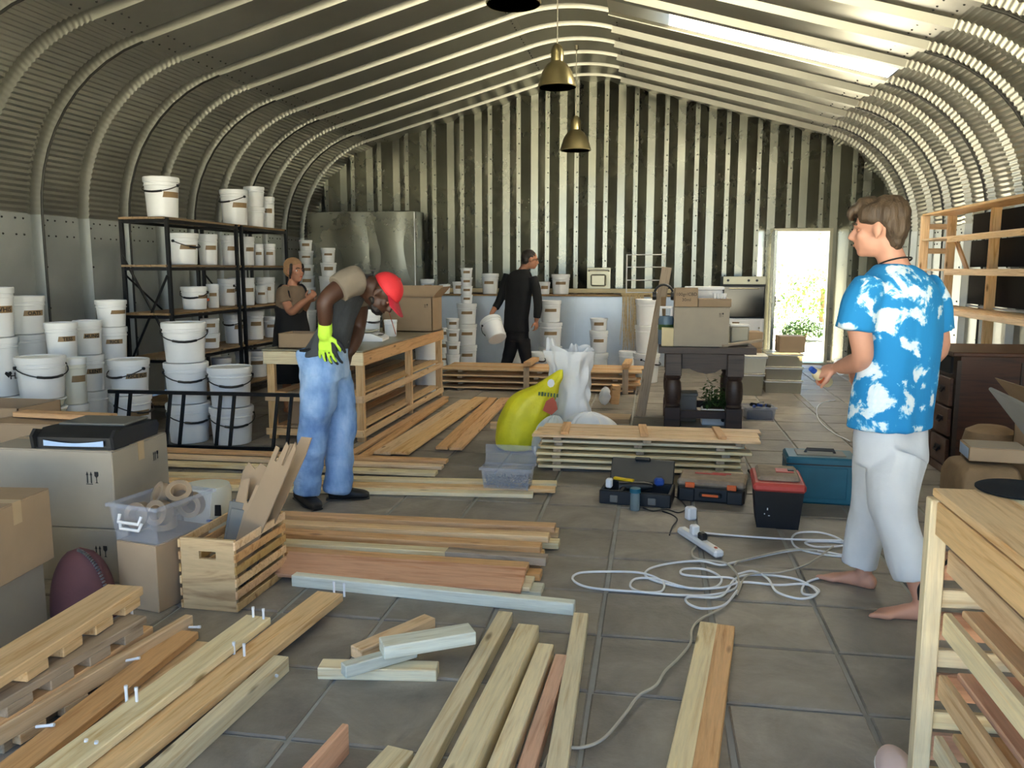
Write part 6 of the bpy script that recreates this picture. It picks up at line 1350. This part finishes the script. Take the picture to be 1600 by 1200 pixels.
limb(fb4, [J4(832, 439, 10.73), J4(838, 455, 10.68), J4(840, 476, 10.66), J4(840, 490, 10.66), J4(838, 501, 10.67)], [.042, .045, .042, .038, .029], 4); hand(fb4, J4(838, 501, 10.67), (0, .1, -1), (-.8, .5, 0), 1.0, .4, -1)
an_ = ((J4(784, 594, 10.78)), (J4(824, 596, 10.75)))
for (hp, kn), an in zip(((J4(801, 528, 10.84), J4(794, 560, 10.82)), (J4(817, 528, 10.76), J4(822, 560, 10.75))), an_):
    an.z = .09; limb(fb4, [hp-Z*.06, (hp+kn)/2, kn, (kn+an)/2, an], [.05, .055, .05, .05, .038], 4); bfoot(fb4, an, an+f4*.2, 1.0)
part('body', skin(fb4, 'body', 'skin_mid', .009, 3), None, m4); face_parts(m4, (0, 0, 0), L4, M4, 1.03, 'hair_dark', 'skin_arm')
h4 = MB(); ell(h4, L4(0, -.028, .045), (.086, .100, .085), M4); ell(h4, L4(0, -.062, -.01), (.076, .058, .07), M4); part('hair', skin(h4, 'hair', 'hair_dark', .008, 2, .006, 30), None, m4)
part('glasses', MB().tube([L4(-.082, .0, .0), L4(-.070, .085, .004), L4(.070, .085, .004), L4(.082, .0, .0)], .003, 6), 'stainless', m4)
t4 = MB(); tors(t4, [(J4(817, 421, 10.8), r4*.085, f4*.07), (J4(814, 427, 10.8), r4*.155, f4*.085), (J4(812, 440, 10.8), r4*.195, f4*.115), (J4(809, 470, 10.8), r4*.182, f4*.12), (J4(807, 495, 10.8), r4*.172, f4*.118), (J4(806, 519, 10.8), r4*.182, f4*.128)], 4)
limb(t4, [J4(795, 430, 10.87), J4(787, 450, 10.88), J4(781, 469, 10.86), J4(774, 482, 10.79)], [.072, .062, .056, .046], 4, 16, False); limb(t4, [J4(832, 434, 10.73), J4(838, 455, 10.68), J4(840, 477, 10.66), J4(839, 497, 10.665)], [.072, .062, .056, .046], 4, 16, False)
part('long_sleeved_top', skin(t4, 'long_sleeved_top', 'black_cloth', .011, 4, .010, 7, (1, 1, .6)), None, m4)
j4 = MB(); tors(j4, [(J4(808, 512, 10.8), r4*.155, f4*.11), (J4(808, 532, 10.8), r4*.160, f4*.115)], 3)
for (hp, kn), an in zip(((J4(801, 532, 10.83), J4(794, 560, 10.82)), (J4(817, 532, 10.77), J4(822, 560, 10.75))), an_): limb(j4, [hp, (hp+kn)/2, kn, (kn+an)/2, an+Z*.02], [.098, .090, .078, .072, .066], 4, 16, False)
part('trousers', skin(j4, 'trousers', 'black_cloth', .011, 4, .010, 7), None, m4)
# carried bucket
hb4 = J4(763, 499, 10.68)+B4; cbk = bucket((0, 0, 0), .145, .30, 'white bucket carried by the man in black, tipped', None, tape=True, handle=.0, face=0); ax_ = V((-.42, .50, .75)).normalized()
cbk.rotation_euler = ax_.to_track_quat('Z', 'Y').to_euler(); cbk.location = hb4-ax_*.285-Z*.03+V((.03, 0, 0))
